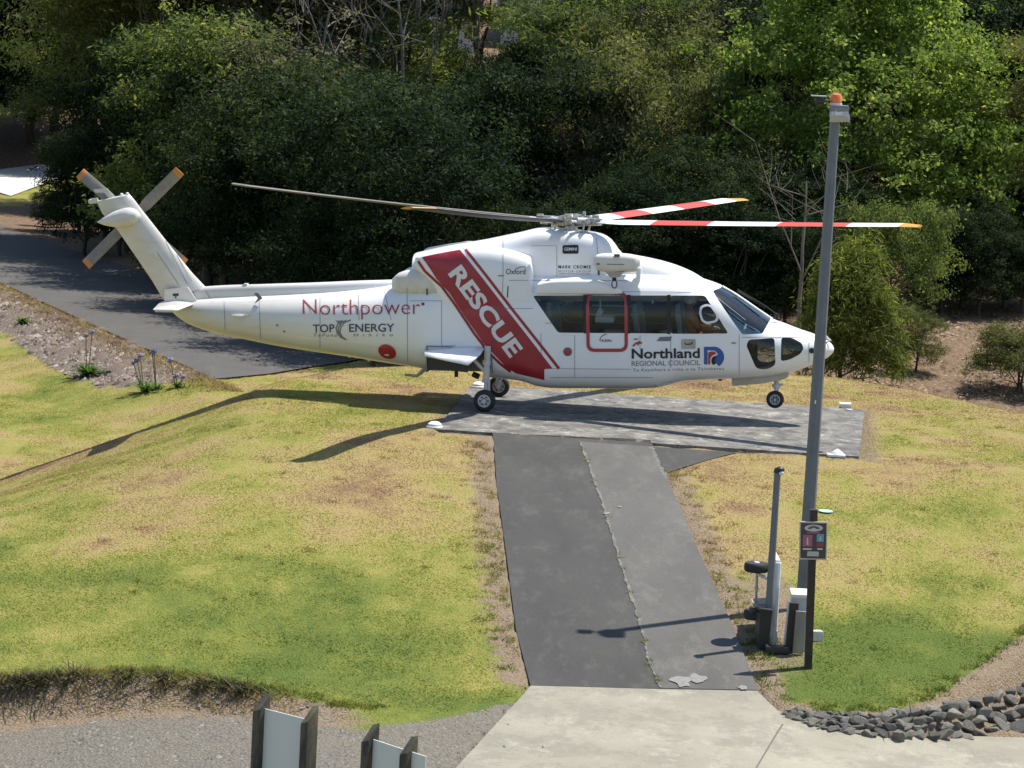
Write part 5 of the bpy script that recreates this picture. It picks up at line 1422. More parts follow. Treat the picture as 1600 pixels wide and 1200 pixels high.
mb = MB(); mb.lathe(off(pole, 1306, 164.5), (0, 0, 1), [(0, .085), (.03, .085), (.03, .07), (.05, .07)], 20); mb.build('beacon_base', M_WHP, pole)
mb = MB(); mb.lathe(off(pole, 1306, 161), (0, 0, 1), [(0, .078), (.08, .08), (.115, .066), (.13, .03), (.132, .005)], 24); mb.build('beacon', M_AMBER, pole)
cm = MB(); cm.box(off(pole, 1281, 156.5), (.13, .12, .05), bev=.012); cm.cyl(off(pole, 1276, 158, -.05), off(pole, 1276, 158, -.11), .022, .022, 12); cm.cyl(off(pole, 1276, 160), off(pole, 1276, 165), .01, .01, 8)
cmo = cm.build('camera', M_DARK, pole)
mb = MB(); mb.box(off(pole, 1279.5, 150), (.205, .16, .016), bev=.004); mb.build('sun_shield', M_LGREY, cmo)
mb = MB(); mb.tube([off(pole, 1288, 157), off(pole, 1297, 159), off(pole, 1300, 165)], .016, 8); mb.build('camera_arm', M_DARK, pole)
mb = MB(); mb.tube([off(pole, 1290, 163), off(pole, 1293, 175), off(pole, 1297, 188), off(pole, 1301, 196)], .008, 6); mb.build('cable', M_PLAST, pole)
mb = MB(); mb.box(off(pole, 1274, 628, -.09), (.02, .01, .05)); mb.build('pole_tag', M_WHP, pole)

# short dark pole with lamp
b = hit(1197.5, 1013); t = up_px(1215, 736, b)
sp = empty('lamp_post', tuple(b), 0, 'short dark grey lamp post in front of the white trailer', 'lamp post')
mb = MB(); mb.cyl(loc_(b, sp) - Vector((0, 0, .2)), loc_(t, sp), .052, .043, 12); mb.build('shaft', M_GALV, sp)
mb = MB(); q = loc_(t, sp); mb.cyl(q + Vector((0, 0, -.02)), q + Vector((0, 0, .04)), .055, .04, 14); mb.sph(q + Vector((.03, -.02, .02)), .062, 14, (1, 1, .75)); mb.build('lamp_head', M_PLAST, sp)
mb = MB(); mb.sph(q + Vector((.045, -.05, -.015)), .034, 12); mb.build('lens', M_WHP, sp)

# sign on a timber post
b = hit(1263, 1043); t = up_px(1272, 796, b)
sg_ = empty('sign', tuple(b), 0, 'dark notice board with pink and blue panels on a black timber post', 'sign')
mb = MB(); a, c = loc_(b, sg_), loc_(t, sg_); d = (c - a); mb.box((a + c) / 2 - Vector((0, 0, .1)), (.095, .095, d.length + .2), rot=d.to_track_quat('Z', 'Y').to_matrix()); mb.build('post', M_DTIM, sg_)
def P2(px, py, dy): return off2(px, py, dy)
yb = b[1]
def sgp(px, py, dy=-.07): return loc_(at_y(px, py, yb + dy), sg_)
def panel(name, poly, dy, th, mat, par):
    bm = bmesh.new(); vs_ = [bm.verts.new(sgp(px, py, dy)) for px, py in poly]; f = bm.faces.new(vs_)
    r = bmesh.ops.extrude_face_region(bm, geom=[f]); bmesh.ops.translate(bm, vec=(0, th, 0), verts=[v for v in r['geom'] if isinstance(v, bmesh.types.BMVert)])
    bmesh.ops.recalc_face_normals(bm, faces=bm.faces); bmesh.ops.triangulate(bm, faces=[f for f in bm.faces if len(f.verts) > 4])
    me = bpy.data.meshes.new(name); bm.to_mesh(me); bm.free(); return link(name, me, mat, par)
brd = panel('board', [(1250.5, 816), (1292, 817), (1290.5, 873.5), (1249.5, 872.5)], -.075, .025, plain('board_brown', (.055, .04, .036), .5), sg_)
for poly in ([(1249.7, 815), (1293, 816), (1293, 818), (1249.7, 817)], [(1248.8, 872), (1291.5, 873), (1291.5, 875), (1248.8, 874)], [(1249.7, 817), (1251.4, 817), (1250.6, 872), (1248.9, 872)], [(1291.3, 818), (1293, 818), (1291.5, 873), (1289.8, 873)]):
    panel('board_edge', poly, -.082, .04, M_BEIGE, sg_)
M_SIGNW = plain('sign_white', (.50, .48, .46), .5); M_SIGNP = plain('sign_pink', (.33, .10, .15), .5); M_SIGNB = plain('sign_blue', (.13, .30, .38), .5)
ell = lambda cx, cy, rx, ry, a0=0, a1=360, n=20: [(cx + rx * math.cos(math.radians(a)), cy - ry * math.sin(math.radians(a))) for a in np.linspace(a0, a1, n)]
panel('sign_oval', ell(1271.5, 825.2, 14.5, 5.4)[:-1], -.079, .003, M_SIGNW, brd)
panel('sign_arch', ell(1271.5, 827, 9.5, 5.2, 5, 175, 12) + ell(1271.5, 827, 4, 2.2, 175, 5, 8), -.082, .002, plain('sign_green', (.07, .10, .09), .5), brd)
panel('sign_strip', [(1261, 831.5), (1281, 831.5), (1281, 833.5), (1261, 833.5)], -.079, .003, M_SIGNP, brd)
panel('sign_picture', [(1254.5, 835.5), (1269.5, 836), (1269, 854), (1254, 853.5)], -.079, .003, M_SIGNP, brd)
panel('sign_picture', [(1276.5, 834.5), (1287.5, 834.5), (1287, 847), (1276, 846.5)], -.079, .003, M_SIGNB, brd)
panel('sign_picture', [(1276, 848), (1287, 848.5), (1286.5, 854.5), (1275.5, 854)], -.079, .003, plain('sign_red', (.22, .05, .06), .5), brd)
panel('sign_figure', [(1260.5, 840), (1262.8, 840), (1263.2, 851.5), (1260.8, 851.5)], -.082, .002, M_SIGNW, brd)
panel('sign_figure', [(1281, 838), (1282.8, 838), (1283, 845), (1280.6, 845)], -.082, .002, M_SIGNW, brd)
panel('sign_caption', [(1254.5, 856.5), (1268.5, 856.8), (1268.3, 859.3), (1254.3, 859)], -.079, .003, M_SIGNW, brd)
panel('sign_caption', [(1277, 856.5), (1285.5, 856.8), (1285.3, 859.3), (1276.8, 859)], -.079, .003, M_SIGNW, brd)
panel('sign_caption', [(1261.5, 861.5), (1279.5, 862), (1279.2, 869.5), (1261, 869)], -.079, .003, plain('sign_cream', (.42, .42, .36), .5), brd)

# service box with boards leaning on it
b = hit(1245, 1018)
def bp(px, py, dy=0.0): return Vector(at_y(px, py, b[1] + dy))
box = empty('service_box', tuple(b), 0, 'grey service box with a white lid beside the sign post', 'utility box')
mb = MB(); z0 = b[2]; c = bp(1247, 980); w_ = (bp(1262, 980) - bp(1233, 980)).x; h_ = bp(1247, 932).z - z0
mb.box(Vector((c.x + .02, b[1] + .15, z0 + h_ / 2)) - Vector(box.location), (w_, .24, h_), bev=.01); mb.build('cabinet', M_LGREY, box)
mb = MB(); mb.box(Vector((c.x + .03, b[1] + .14, z0 + h_ + .02)) - Vector(box.location), (w_ + .05, .32, .05), rot=Matrix.Rotation(.10, 3, 'X'), bev=.01); mb.build('lid', M_WHP, box)
def lean_board(name, top, bot, w, mat, lab, dy, th=.05):
    a, c_ = bp(*bot, dy), bp(*top, dy + .03); a.z = max(a.z, float(zt(a.x, a.y)) - .02)
    o = MB(); d = c_ - a
    o.box((0, 0, d.length / 2), (w, th, d.length), bev=.006)
    q = o.build(name, mat, None); q.location = a; q.rotation_mode = 'QUATERNION'; q.rotation_quaternion = d.to_track_quat('Z', 'X')
    q.rotation_mode = 'QUATERNION'
    x = d.normalized(); y = Vector((0, 1, 0)); y = (y - x * y.dot(x)).normalized(); zx = y.cross(x)
    q.matrix_world = Matrix(((zx.x, y.x, x.x, a.x), (zx.y, y.y, x.y, a.y), (zx.z, y.z, x.z, a.z), (0, 0, 0, 1)))
    return tag(q, lab, 'timber board', 'boards leaning on the service box')
lean_board('timber_board', (1241, 942), (1233.5, 1017), .12, M_DTIM, 'dark brown board leaning on the left of the service box', -.10)
lean_board('timber_board', (1252, 955), (1246.5, 1021), .14, M_TIMB, 'pale weathered board leaning in front of the service box', -.17)
lean_board('timber_board', (1233, 940), (1224.5, 1016), .03, M_WHP, 'narrow white board standing at the left of the service box', -.02, .03)
# black tray on the ground between them
cg = hit(1214, 1020); mb = MB(); mb.box((0, 0, .05), (.32, .2, .09), bev=.02); o = mb.build('black_tray', M_PLAST, None); o.location = cg; tag(o, 'low black plastic tray on the ground between trailer and boards', 'tray')
cg = hit(1276, 1000); mb = MB(); mb.box((0, 0, .06), (.14, .12, .14), bev=.012); o = mb.build('concrete_block', M_PALE, None); o.location = cg; o.rotation_euler = (0, 0, .3); tag(o, 'small pale concrete block on the grass right of the sign post', 'block')
cg = hit(1290, 800); mb = MB(); mb.lathe((0, 0, 0), (0, 0, 1), [(0, .11), (.008, .11), (.010, .10), (.010, .01)], 20); o = mb.build('plastic_lid', plain('pale_blue_plastic', (.42, .62, .75), .4), None); o.location = tuple(cg + np.array([0, 0, .012])); o.rotation_euler = (.04, 0.02, 0); tag(o, 'pale blue plastic lid lying on the grass right of the tall pole', 'lid')
# bin
b = hit(1190, 1012)
bn = empty('bin', tuple(b), .15, 'black plastic bin standing left of the short lamp post', 'bin')
h_ = bp2 = at_y(1190, 952, b[1])[2] - b[2]
def tbox(mb, z0, z1, w0, d0, w1, d1):
    bm = mb.bm; r = []
    for z, w, d in ((z0, w0, d0), (z1, w1, d1)): r.append([bm.verts.new((x * w / 2, y * d / 2, z)) for x, y in ((-1, -1), (1, -1), (1, 1), (-1, 1))])
    for i in range(4): bm.faces.new((r[0][i], r[0][(i + 1) % 4], r[1][(i + 1) % 4], r[1][i]))
    bm.faces.new(r[0][::-1]); bm.faces.new(r[1])
mb = MB(); tbox(mb, 0, h_, .13, .2, .17, .26); mb.build('bin_body', M_PLAST, bn, sm=False)
mb = MB(); mb.box((-.02, -.02, h_ + .02), (.20, .32, .04), rot=Matrix.Rotation(.12, 3, 'Y'), bev=.015); mb.build('bin_lid', M_PLAST, bn)
mb = MB(); mb.box((-.14, .0, h_ + .0), (.10, .12, .07), bev=.02); mb.build('bin_handle', M_PLAST, bn)

# trailer tipped on its side: bed upright, one wheel on top
b = hit(1211, 1016)
b = b + np.array([0, .35, 0])
tr = empty('trailer', tuple(b), 0, 'white trailer stood on its side with one wheel up in the air', 'trailer')
def tp(px, py, dy=0.0): return Vector(at_y(px, py, b[1] + dy)) - Vector(b)
H_ = tp(1211, 876).z
M_RUST = plain('rusty_white', (.36, .31, .26), .7, var=.35, scale=10)
xw = tp(1211, 945).x
mb = MB()
for z in (.03, H_): mb.box((xw + (tp(1216, 880).x - tp(1209, 1010).x) * (z / H_ - .5), .35, z), (.06, .9, .05), bev=.008)
for y in (-.1, .8): mb.tube([tp(1206.5, 1014, 0) + Vector((0, y, 0)), tp(1214.5, 877, 0) + Vector((0, y, 0))], .045, 8)
mb.build('trailer_frame', M_WHP, tr)
# boards of the deck seen from the end
for i in range(5):
    z0, z1 = H_ * (i + .06) / 5, H_ * (i + .94) / 5
    mb = MB(); f = ((z0 + z1) / 2) / H_
    mb.box((xw + .01 + (tp(1216, 880).x - tp(1209, 1010).x) * (f - .5) - .05, .35, (z0 + z1) / 2), (.03, .86, z1 - z0)); mb.build('deck_board', M_RUST, tr)
for i, (p0, p1) in enumerate((((1217, 880), (1215, 912)), ((1215, 918), (1212, 958)), ((1212, 985), (1211, 1004)))):
    mb = MB(); a, c = tp(*p0, -.1), tp(*p1, -.1); mb.box((a + c) / 2, (.05, .05, (a - c).length), rot=(a - c).to_track_quat('Z', 'Y').to_matrix(), bev=.006); mb.build('side_rail', M_WHP, tr)
mb = MB(); mb.tube([tp(1183, 893), tp(1181, 955)], .018, 8); mb.build('axle', M_RUST, tr)
mb = MB(); mb.tube([tp(1183, 897), tp(1203, 905)], .022, 8); mb.tube([tp(1182, 944), tp(1203, 950)], .022, 8); mb.build('spring', M_WHP, tr)
mb = MB(); mb.prism([(tp(1176, 942).x, tp(1176, 942).z), (tp(1200, 940).x, tp(1200, 940).z), (tp(1200, 944).x, tp(1200, 944).z), (tp(1178, 948).x, tp(1178, 948).z)], -.1, .3); mb.build('mudguard', M_RUST, tr)
wc = tp(1182, 886)
mb = MB(); mb.lathe(wc - Vector((0, 0, .06)), (0, 0, 1), [(0, .10), (0, .145), (.02, .162), (.06, .166), (.10, .162), (.12, .145), (.12, .10)], 30); ty = mb.build('wheel', M_BLACK, tr)
mb = MB(); mb.lathe(wc - Vector((0, 0, .05)), (0, 0, 1), [(0, .03), (0, .10), (.10, .10), (.10, .075), (.085, .05), (.12, .035), (.12, .008)], 24); mb.build('rim', M_WHP, ty)
mb = MB(); mb.lathe(tp(1181, 960) + Vector((-.0, 0, -.06)), (0, 0, 1), [(0, .10), (0, .145), (.02, .162), (.10, .162), (.12, .145), (.12, .10)], 24); mb.build('wheel', M_BLACK, tr)

# pad lights
def pad_light(px, py, kind, lab):
    p = hit(px, py); u_, v_ = pad_uv(p[0], p[1])
    z = .02 if (abs(u_ - 3.05) < 3.62 and abs(v_ + .75) < 3.4) else p[2]
    p = at_z(px, py, z)
    o = empty('pad_light', tuple(p), 0, lab, 'pad light', 'lights round the landing pad')
    mb = MB()
    if kind == 'dome':
        mb.lathe((0, 0, 0), (0, 0, 1), [(0, .135), (.03, .14), (.04, .12)], 24); mb.build('light_base', M_WHP, o)
        mb = MB(); mb.lathe((0, 0, .035), (0, 0, 1), [(0, .12), (.04, .115), (.075, .07), (.085, .01)], 24); mb.build('light_dome', M_WHP, o)
        mb = MB(); mb.box((.03, -.13, .02), (.07, .02, .022)); mb.build('light_plate', M_BEIGE, o)
    elif kind == 'drum':
        mb.cyl((-.11, 0, .06), (.11, 0, .06), .055, .055, 18); mb.build('light_drum', M_WHP, o)
        mb = MB(); mb.box((0, 0, .012), (.14, .12, .024)); mb.build('light_base', M_WHP, o)
    else:
        mb.box((0, 0, .02), (.30, .24, .04), bev=.01); mb.build('light_base', M_WHP, o)
        mb = MB(); mb.lathe((.02, 0, .04), (0, 0, 1), [(0, .11), (.03, .09), (.085, .015)], 16); mb.build('light_cone', M_WHP, o)
    return o
pad_light(679, 669, 'dome', 'white domed pad light at the near left corner of the pad')
pad_light(748, 606, 'dome', 'white pad light at the far left corner behind the main wheel')
pad_light(1320, 638, 'drum', 'white drum shaped pad light at the far right corner of the pad')
pad_light(1306, 713, 'cone', 'white cone topped pad light at the near right corner of the pad')
mb = MB(); mb.lathe((0, 0, 0), (0, 0, 1), [(0, .06), (.02, .06), (.025, .01)], 16); o = mb.build('pad_marker', M_WHP, None); o.location = at_z(1327, 641, .02); tag(o, 'small white disc on the pad beside the drum shaped light', 'marker')

# fence at the lower left: slant-cut posts and pale panels
Z1 = at_y(410, 1097, -24.0)[2]
fp = [at_z(px, py, Z1) for px, py in ((409, 1097), (484, 1116), (579, 1144.5), (639, 1164))]
p5 = at_z(700, 1183, Z1); p0 = at_z(330, 1072, Z1)
fdir = Vector(fp[3]) - Vector(fp[0]); fdir.z = 0; fdir.normalize(); fn = Vector((-fdir.y, fdir.x, 0))
fb = fp[0].copy(); fb[2] = float(zt(fb[0], fb[1]))
fence = empty('fence', tuple(fb), 0, 'fence of slant cut timber posts with pale panels at the lower left', 'fence')
M_POST = [M_DTIM, M_TIMB]
klich = NT('mossy_timber'); klich.base(klich.ramp(klich.noise(6, 5, .75, stretch=(1, 1, .3)), [(.3, (.03, .027, .022)), (.5, (.075, .07, .05)), (.65, (.14, .125, .06)), (.8, (.17, .19, .15))])); klich.rough(.95); klich.bump(klich.noise(25, 4, .7), .5, .01)
M_PANEL = plain('pale_sheet', (.66, .67, .58), .55, var=.04, scale=2)
for i, p in enumerate(fp):
    bm = bmesh.new(); zb = float(zt(p[0], p[1])) - .2
    cs = []
    for a in (-1, 1):
        for b_ in (-1, 1):
            q = Vector(p) + fdir * (.055 * a) + fn * (.075 * b_) - Vector(fence.location)
            zt_ = p[2] + .085 * b_ + .02 * a - fence.location.z
            cs.append((bm.verts.new((q.x, q.y, zb - fence.location.z)), bm.verts.new((q.x, q.y, zt_))))
    order = [0, 1, 3, 2]
    for k_ in range(4):
        a, c = cs[order[k_]], cs[order[(k_ + 1) % 4]]; bm.faces.new((a[0], c[0], c[1], a[1]))
    bm.faces.new([cs[j][1] for j in order]); bmesh.ops.recalc_face_normals(bm, faces=bm.faces)
    bmesh.ops.bevel(bm, geom=bm.edges[:], offset=.006, segments=1, affect='EDGES')
    me = bpy.data.meshes.new('post'); bm.to_mesh(me); bm.free(); link('post', me, klich.m, fence)
for i, (a, c) in enumerate(((fp[0], fp[1]), (fp[2], fp[3]), (fp[3], p5))):
    A, Cc = Vector(a) - Vector(fence.location), Vector(c) - Vector(fence.location)
    d = (Cc - A); d.z = 0
    if i == 2: Cc = A + d * .45
    mb = MB(); zl = float(zt(a[0], a[1])) - fence.location.z + .05; zh = A.z - .06
    m_ = (A + Cc) / 2
    mb.box((m_.x, m_.y, (zl + zh) / 2), ((Cc - A).length - .10 if i < 2 else (Cc - A).length, .012, zh - zl), rot=Matrix.Rotation(math.atan2(d.y, d.x), 3, 'Z')); mb.build('panel', M_PANEL, fence)

# ------------------------------------------------------------------ basalt rocks along the lower right edge
kr = NT('basalt'); kr.base(kr.mix(1.0, kr.mix(kr.n('ShaderNodeObjectInfo').outputs['Random'], (.75, .75, .75), (1.6, 1.54, 1.42)), kr.mix(kr.ramp(kr.noise(9, 5, .75), [(.5, 0.), (.72, .8)]), kr.ramp(kr.noise(2.5, 4, .7, vec=kr.n('ShaderNodeNewGeometry').outputs['Position']), [(.3, (.085, .082, .076)), (.7, (.20, .19, .17))]), (.34, .32, .27)), 'MULTIPLY')); kr.rough(.95); kr.bump(kr.noise(18, 5, .75), .8, .03)
rg = random.Random(12)
rock_me = []
for i in range(7):
    bm = bmesh.new()
    for _ in range(15):
        v = Vector((rg.gauss(0, 1), rg.gauss(0, 1), rg.gauss(0, 1))).normalized() * rg.uniform(.75, 1.1); bm.verts.new((v.x, v.y * .85, v.z * .7))
    bmesh.ops.convex_hull(bm, input=bm.verts[:]); bmesh.ops.delete(bm, geom=[v for v in bm.verts if not v.link_faces], context='VERTS')
    bmesh.ops.bevel(bm, geom=bm.edges[:], offset=.05, segments=1, affect='EDGES'); bmesh.ops.triangulate(bm, faces=bm.faces)
    me = bpy.data.meshes.new('rock'); bm.to_mesh(me); bm.free(); me.materials.append(kr.m); rock_me.append(me)
rb_ = hit(1400, 1140)
rw = empty('rock_border', tuple(rb_), 0, 'low border of rough dark basalt rocks along the right edge of the concrete', 'rock border')
lo_ = [(1226, 1117), (1262, 1134), (1330, 1147), (1420, 1152), (1510, 1152), (1610, 1132)]; hi_ = [(1240, 1113), (1290, 1119), (1350, 1121), (1430, 1114), (1510, 1102), (1612, 1072)]
def lerp_pl(pl, t):
    xs = np.linspace(0, 1, len(pl)); return np.interp(t, xs, [p[0] for p in pl]), np.interp(t, xs, [p[1] for p in pl])
for row in range(4):
    t = rg.uniform(0, .03)
    while t < 1.0:
        k_ = row / 3.4 + rg.uniform(-.07, .07)
        a, c = lerp_pl(lo_, t), lerp_pl(hi_, t)
        px, py = a[0] + (c[0] - a[0]) * k_, a[1] + (c[1] - a[1]) * k_
        p = hit(px, py); s = rg.uniform(.058, .11) * (.72 + .72 * t)
        o = bpy.data.objects.new('rock', rg.choice(rock_me)); COL.objects.link(o); o.parent = rw
        ex_ = rg.uniform(1.1, 1.8)
        o.location = Vector(p) - Vector(rb_) + Vector((0, 0, s * (.15 + .12 * row))); o.scale = (s * ex_, s * rg.uniform(.9, 1.3), s * rg.uniform(.8, 1.2)); o.rotation_euler = (rg.uniform(-.5, .5), rg.uniform(-.5, .5), rg.uniform(-.5, .9))
        t += s * (.9 + ex_) * .5 * FPX / 42.0 / 410.0

# ------------------------------------------------------------------ agapanthus and small plants on the far bank
M_STRAP = leaf_mat('strap_leaves', (.03, .075, .012), (.06, .13, .02), (.12, .2, .04), .2)
M_LILAC = plain('lilac_petals', (.23, .20, .33), .6, var=.3, scale=20)
M_STALK = plain('dry_stalk', (.16, .14, .07), .8)
def strap_mesh(seed, n, L, w):
    g = np.random.default_rng(seed); V = []; F = []; T = []
    for i in range(n):
        a = g.uniform(0, 6.28); l = L * g.uniform(.6, 1.15); e = g.uniform(.25, 1.15); t = g.random()
        d = np.array([math.cos(a), math.sin(a), 0]); sd = np.array([-d[1], d[0], 0])
        base = len(V)
        for k_ in range(4):
            s = k_ / 3; r = l * math.cos(e) * s * (.7 + .5 * s); z = l * math.sin(e) * s * (1 - .45 * s * s)
            ww = w * (1 - .75 * s)
            for sg in (-1, 1): V.append(d * r + np.array([0, 0, z]) + sd * ww * sg); T.append(t)
        for k_ in range(3): F.append((base + 2 * k_, base + 2 * k_ + 1, base + 2 * k_ + 3, base + 2 * k_ + 2))
    me = mesh_np('strap_leaves', np.array(V), np.array(F)); at = me.attributes.new('tint', 'FLOAT', 'POINT'); at.data.foreach_set('value', np.array(T, np.float32)); me.materials.append(M_STRAP)
    return me
def flower_mesh(seed):
    g = random.Random(seed); mb = MB()
    for i in range(34):
        v = Vector((g.gauss(0, 1), g.gauss(0, 1), g.gauss(0, .8))).normalized()
        c = v * .085; q = v.to_track_quat('Z', 'Y').to_matrix()
        mb.cyl(v * .03, c, .004, .020, 5)
    bmesh.ops.recalc_face_normals(mb.bm, faces=mb.bm.faces); me = bpy.data.meshes.new('flower'); mb.bm.to_mesh(me); mb.bm.free(); me.materials.append(M_LILAC); return me
FLW = [flower_mesh(1), flower_mesh(2)]
def agapanthus(px, py, L, n, flowers, lab, seed):
    p = hit(px, py); o = empty('agapanthus', tuple(p), 0, lab, 'agapanthus', 'agapanthus plants on the bank')
    if n:
        l = bpy.data.objects.new('leaves', strap_mesh(seed, n, L, .030)); COL.objects.link(l); l.parent = o
    for (fx, fy) in flowers:
        t = Vector(at_y(fx, fy, p[1])) - Vector(p)
        mb = MB(); mb.tube([(t.x * .3, 0, 0), (t.x * .7, 0, t.z * .6), t], .012, 5); s = mb.build('stalk', M_STALK, o)
        f = bpy.data.objects.new('flower', FLW[seed % 2]); COL.objects.link(f); f.parent = o; f.location = t; sc_ = random.Random(fx).uniform(.6, .95); f.scale = (sc_, sc_, sc_)
agapanthus(137, 588, .60, 130, [(134, 523), (144, 518)], 'green agapanthus clump with two lilac heads in the middle of the mulch bank', 3)
agapanthus(34, 507, .42, 60, [], 'leafy agapanthus without flowers at the far left of the bank', 4)
agapanthus(228, 612, .5, 60, [(214, 562), (219, 555), (208, 566)], 'agapanthus with three lilac heads at the lower right of the bank', 5)
agapanthus(246, 606, .3, 20, [(241, 548), (238, 552)], 'agapanthus with two tall lilac heads close to the road', 6)
agapanthus(278, 606, .35, 25, [(266, 562), (275, 586), (286, 588)], 'small agapanthus with scattered lilac heads nearest the helicopter tail', 7)

# ------------------------------------------------------------------ houses and timber shed glimpsed through the trees
def house(px0, px1, y, z_top, z_bot, lab, wall, roof, name='house', win=True, boards=False):
    x0, x1 = px_at(px0, y), px_at(px1, y); W_ = x1 - x0; z_bot = float(min(zt(x0, y), zt(x1, y))) - .1; o = empty(name, ((x0 + x1) / 2, y, z_bot), 0, lab, 'house' if name == 'house' else 'shed')
    h = z_top - z_bot
    if boards:
        n = max(3, int(W_ / .16))
        for i in range(n):
            mb = MB(); mb.box((-W_ / 2 + (i + .5) * W_ / n, random.Random(i).uniform(-.01, .01), h / 2), (W_ / n - .015, .025, h)); mb.build('plank', wall, o)
        mb = MB(); mb.box((0, .9, h / 2), (W_, 1.7, h * .98)); mb.build('wall', wall, o)
    else:
        mb = MB(); mb.box((0, 2.5, h / 2), (W_, 5, h)); mb.build('wall', wall, o)
        nb = int(h / .18)
        mb = MB()
        for i in range(nb): mb.box((0, -.012, (i + .5) * h / nb), (W_, .02, h / nb - .02), rot=Matrix.Rotation(.05, 3, 'X'))
        q = mb.build('weatherboards', wall, o); q['kind'] = 'stuff'
        if win:
            for i in range(3):
                cx = -W_ / 2 + W_ * (i + .5) / 3
                mb = MB(); mb.box((cx, -.04, h * .6), (W_ / 6, .05, h * .42)); wn = mb.build('window', M_WHP, o)
                mb = MB(); mb.box((cx, -.07, h * .6), (W_ / 6 - .14, .02, h * .42 - .14)); mb.build('pane', M_DARK, wn)
    mb = MB(); mb.prism([(-W_ / 2 - .3, h), (W_ / 2 + .3, h), (W_ / 2 - .2, h + 1.1), (-W_ / 2 + .2, h + 1.1)], -.5, 5.3 if not boards else 2); mb.build('roof', roof, o)
    mb = MB(); mb.box((0, -.53, h + .0), (W_ + .7, .05, .16)); mb.build('gutter', M_WHP, o)
M_HWALL = plain('house_grey', (.66, .68, .69), .7); M_ROOF = plain('house_roof', (.20, .21, .22), .6); M_SHED = plain('shed_timber', (.22, .165, .11), .85, var=.3)
zh = lambda px, py, y: at_y(px, py, y)[2]
house(640, 735, 88, zh(690, 28, 88), zh(690, 95, 88), 'pale house with a white gutter glimpsed through the trees at top centre', M_HWALL, M_ROOF)
house(770, 890, 92, zh(830, 8, 92), zh(830, 85, 92), 'grey house behind bare stems at top right of centre', M_HWALL, M_ROOF)
house(798, 850, 60, zh(825, 104, 60), zh(825, 160, 60), 'weathered timber shed under the trees above the rotor', M_SHED, M_SHED, name='shed', boards=True)
# ------------------------------------------------------------------ mown grass, weeds and loose stones
kg = NT('grass_blades')
gcol2, _ = grass_colour(kg, kg.math('MULTIPLY', kg.math('SUBTRACT', kg.attr('tint'), .5), .3))
kg.base(gcol2); kg.rough(.8); kg.b.inputs['Specular IOR Level'].default_value = .05
_tr = kg.n('ShaderNodeBsdfTranslucent'); kg.l(gcol2, _tr.inputs[0]); _mx = kg.n('ShaderNodeMixShader'); _mx.inputs[0].default_value = .5
kg.l(kg.b.outputs[0], _mx.inputs[1]); kg.l(_tr.outputs[0], _mx.inputs[2]); kg.l(_mx.outputs[0], kg.out.inputs[0])
def blades(name, X, Y, h, w, seed, mat, dry_add=0.0, sink=.0, spread=1.1):
    g = np.random.default_rng(seed); n = len(X)
    Z = zt(X, Y) + sink + .0
    a = g.uniform(0, 2 * np.pi, n); d = np.stack([np.cos(a), np.sin(a), np.zeros(n)], -1)
    lean = g.normal(0, spread, (n, 2))
    hh = h * np.exp(g.normal(0, .35, n)); ww = w * np.exp(g.normal(0, .2, n))
    B = np.stack([X, Y, Z], -1); T = B + np.stack([lean[:, 0] * hh, lean[:, 1] * hh, hh], -1)
    V = np.stack([B - d * ww[:, None] / 2, B + d * ww[:, None] / 2, T], 1).reshape(-1, 3)
    me = mesh_np(name, V, np.arange(3 * n).reshape(-1, 3))
    dry = ground_zones(X, Y)[0]
    for nm, v in (('dry', dry + dry_add), ('tint', np.clip(g.normal(.5, .25, n), 0, 1))):
        at = me.attributes.new(nm, 'FLOAT', 'POINT'); at.data.foreach_set('value', np.repeat(v, 3).astype(np.float32))
    o = link(name, me, mat); o['kind'] = 'stuff'
    return o
gg = np.random.default_rng(9)
def lawn_points(n, x0, x1, y0, y1, edge=.5):
    X = gg.uniform(x0, x1, n); Y = gg.uniform(y0, y1, n)
    dry, soil, grav, mul, hill = ground_zones(X, Y)
    u, v = pad_uv(X, Y)
    onpad = (np.abs(u - 3.05) < 3.62) & (np.abs(v + .75) < 3.4)
    onpath = (path_d(X, Y) < .05) & (Y < -3.5)
    wx = (X > 2.4) & (X < 4.1) & (Y < -4.3) & (Y > -4.75 - (4.1 - X) * 1.6)
    s = front_edge(X) - Y
    wx = wx | in_poly([tuple(p) for p in WEDGE], X, Y)
    bad = onpad | onpath | wx | (s > np.where(X < -2.3, .15, .5)) | (mul > .5) | (hill > .5)
    keep = ~bad & (gg.random(n) > np.maximum(soil * .93, grav))
    # clumpy growth
    keep &= (vnoise(X, Y, .22, 7) * .6 + vnoise(X, Y, .07, 8) * .4 + gg.random(n) * .5) > .42
    return X[keep], Y[keep]
X, Y = lawn_points(560000, -9.5, 10.4, -19.5, 8.5)
Xb, Yb = lawn_points(90000, -12.5, -3.5, 8.5, 22)
Xc, Yc = lawn_points(40000, 10.4, 12, -3, 12)
blades('grass', np.concatenate([X, Xb, Xc]), np.concatenate([Y, Yb, Yc]), .008, .022, 1, kg.m)
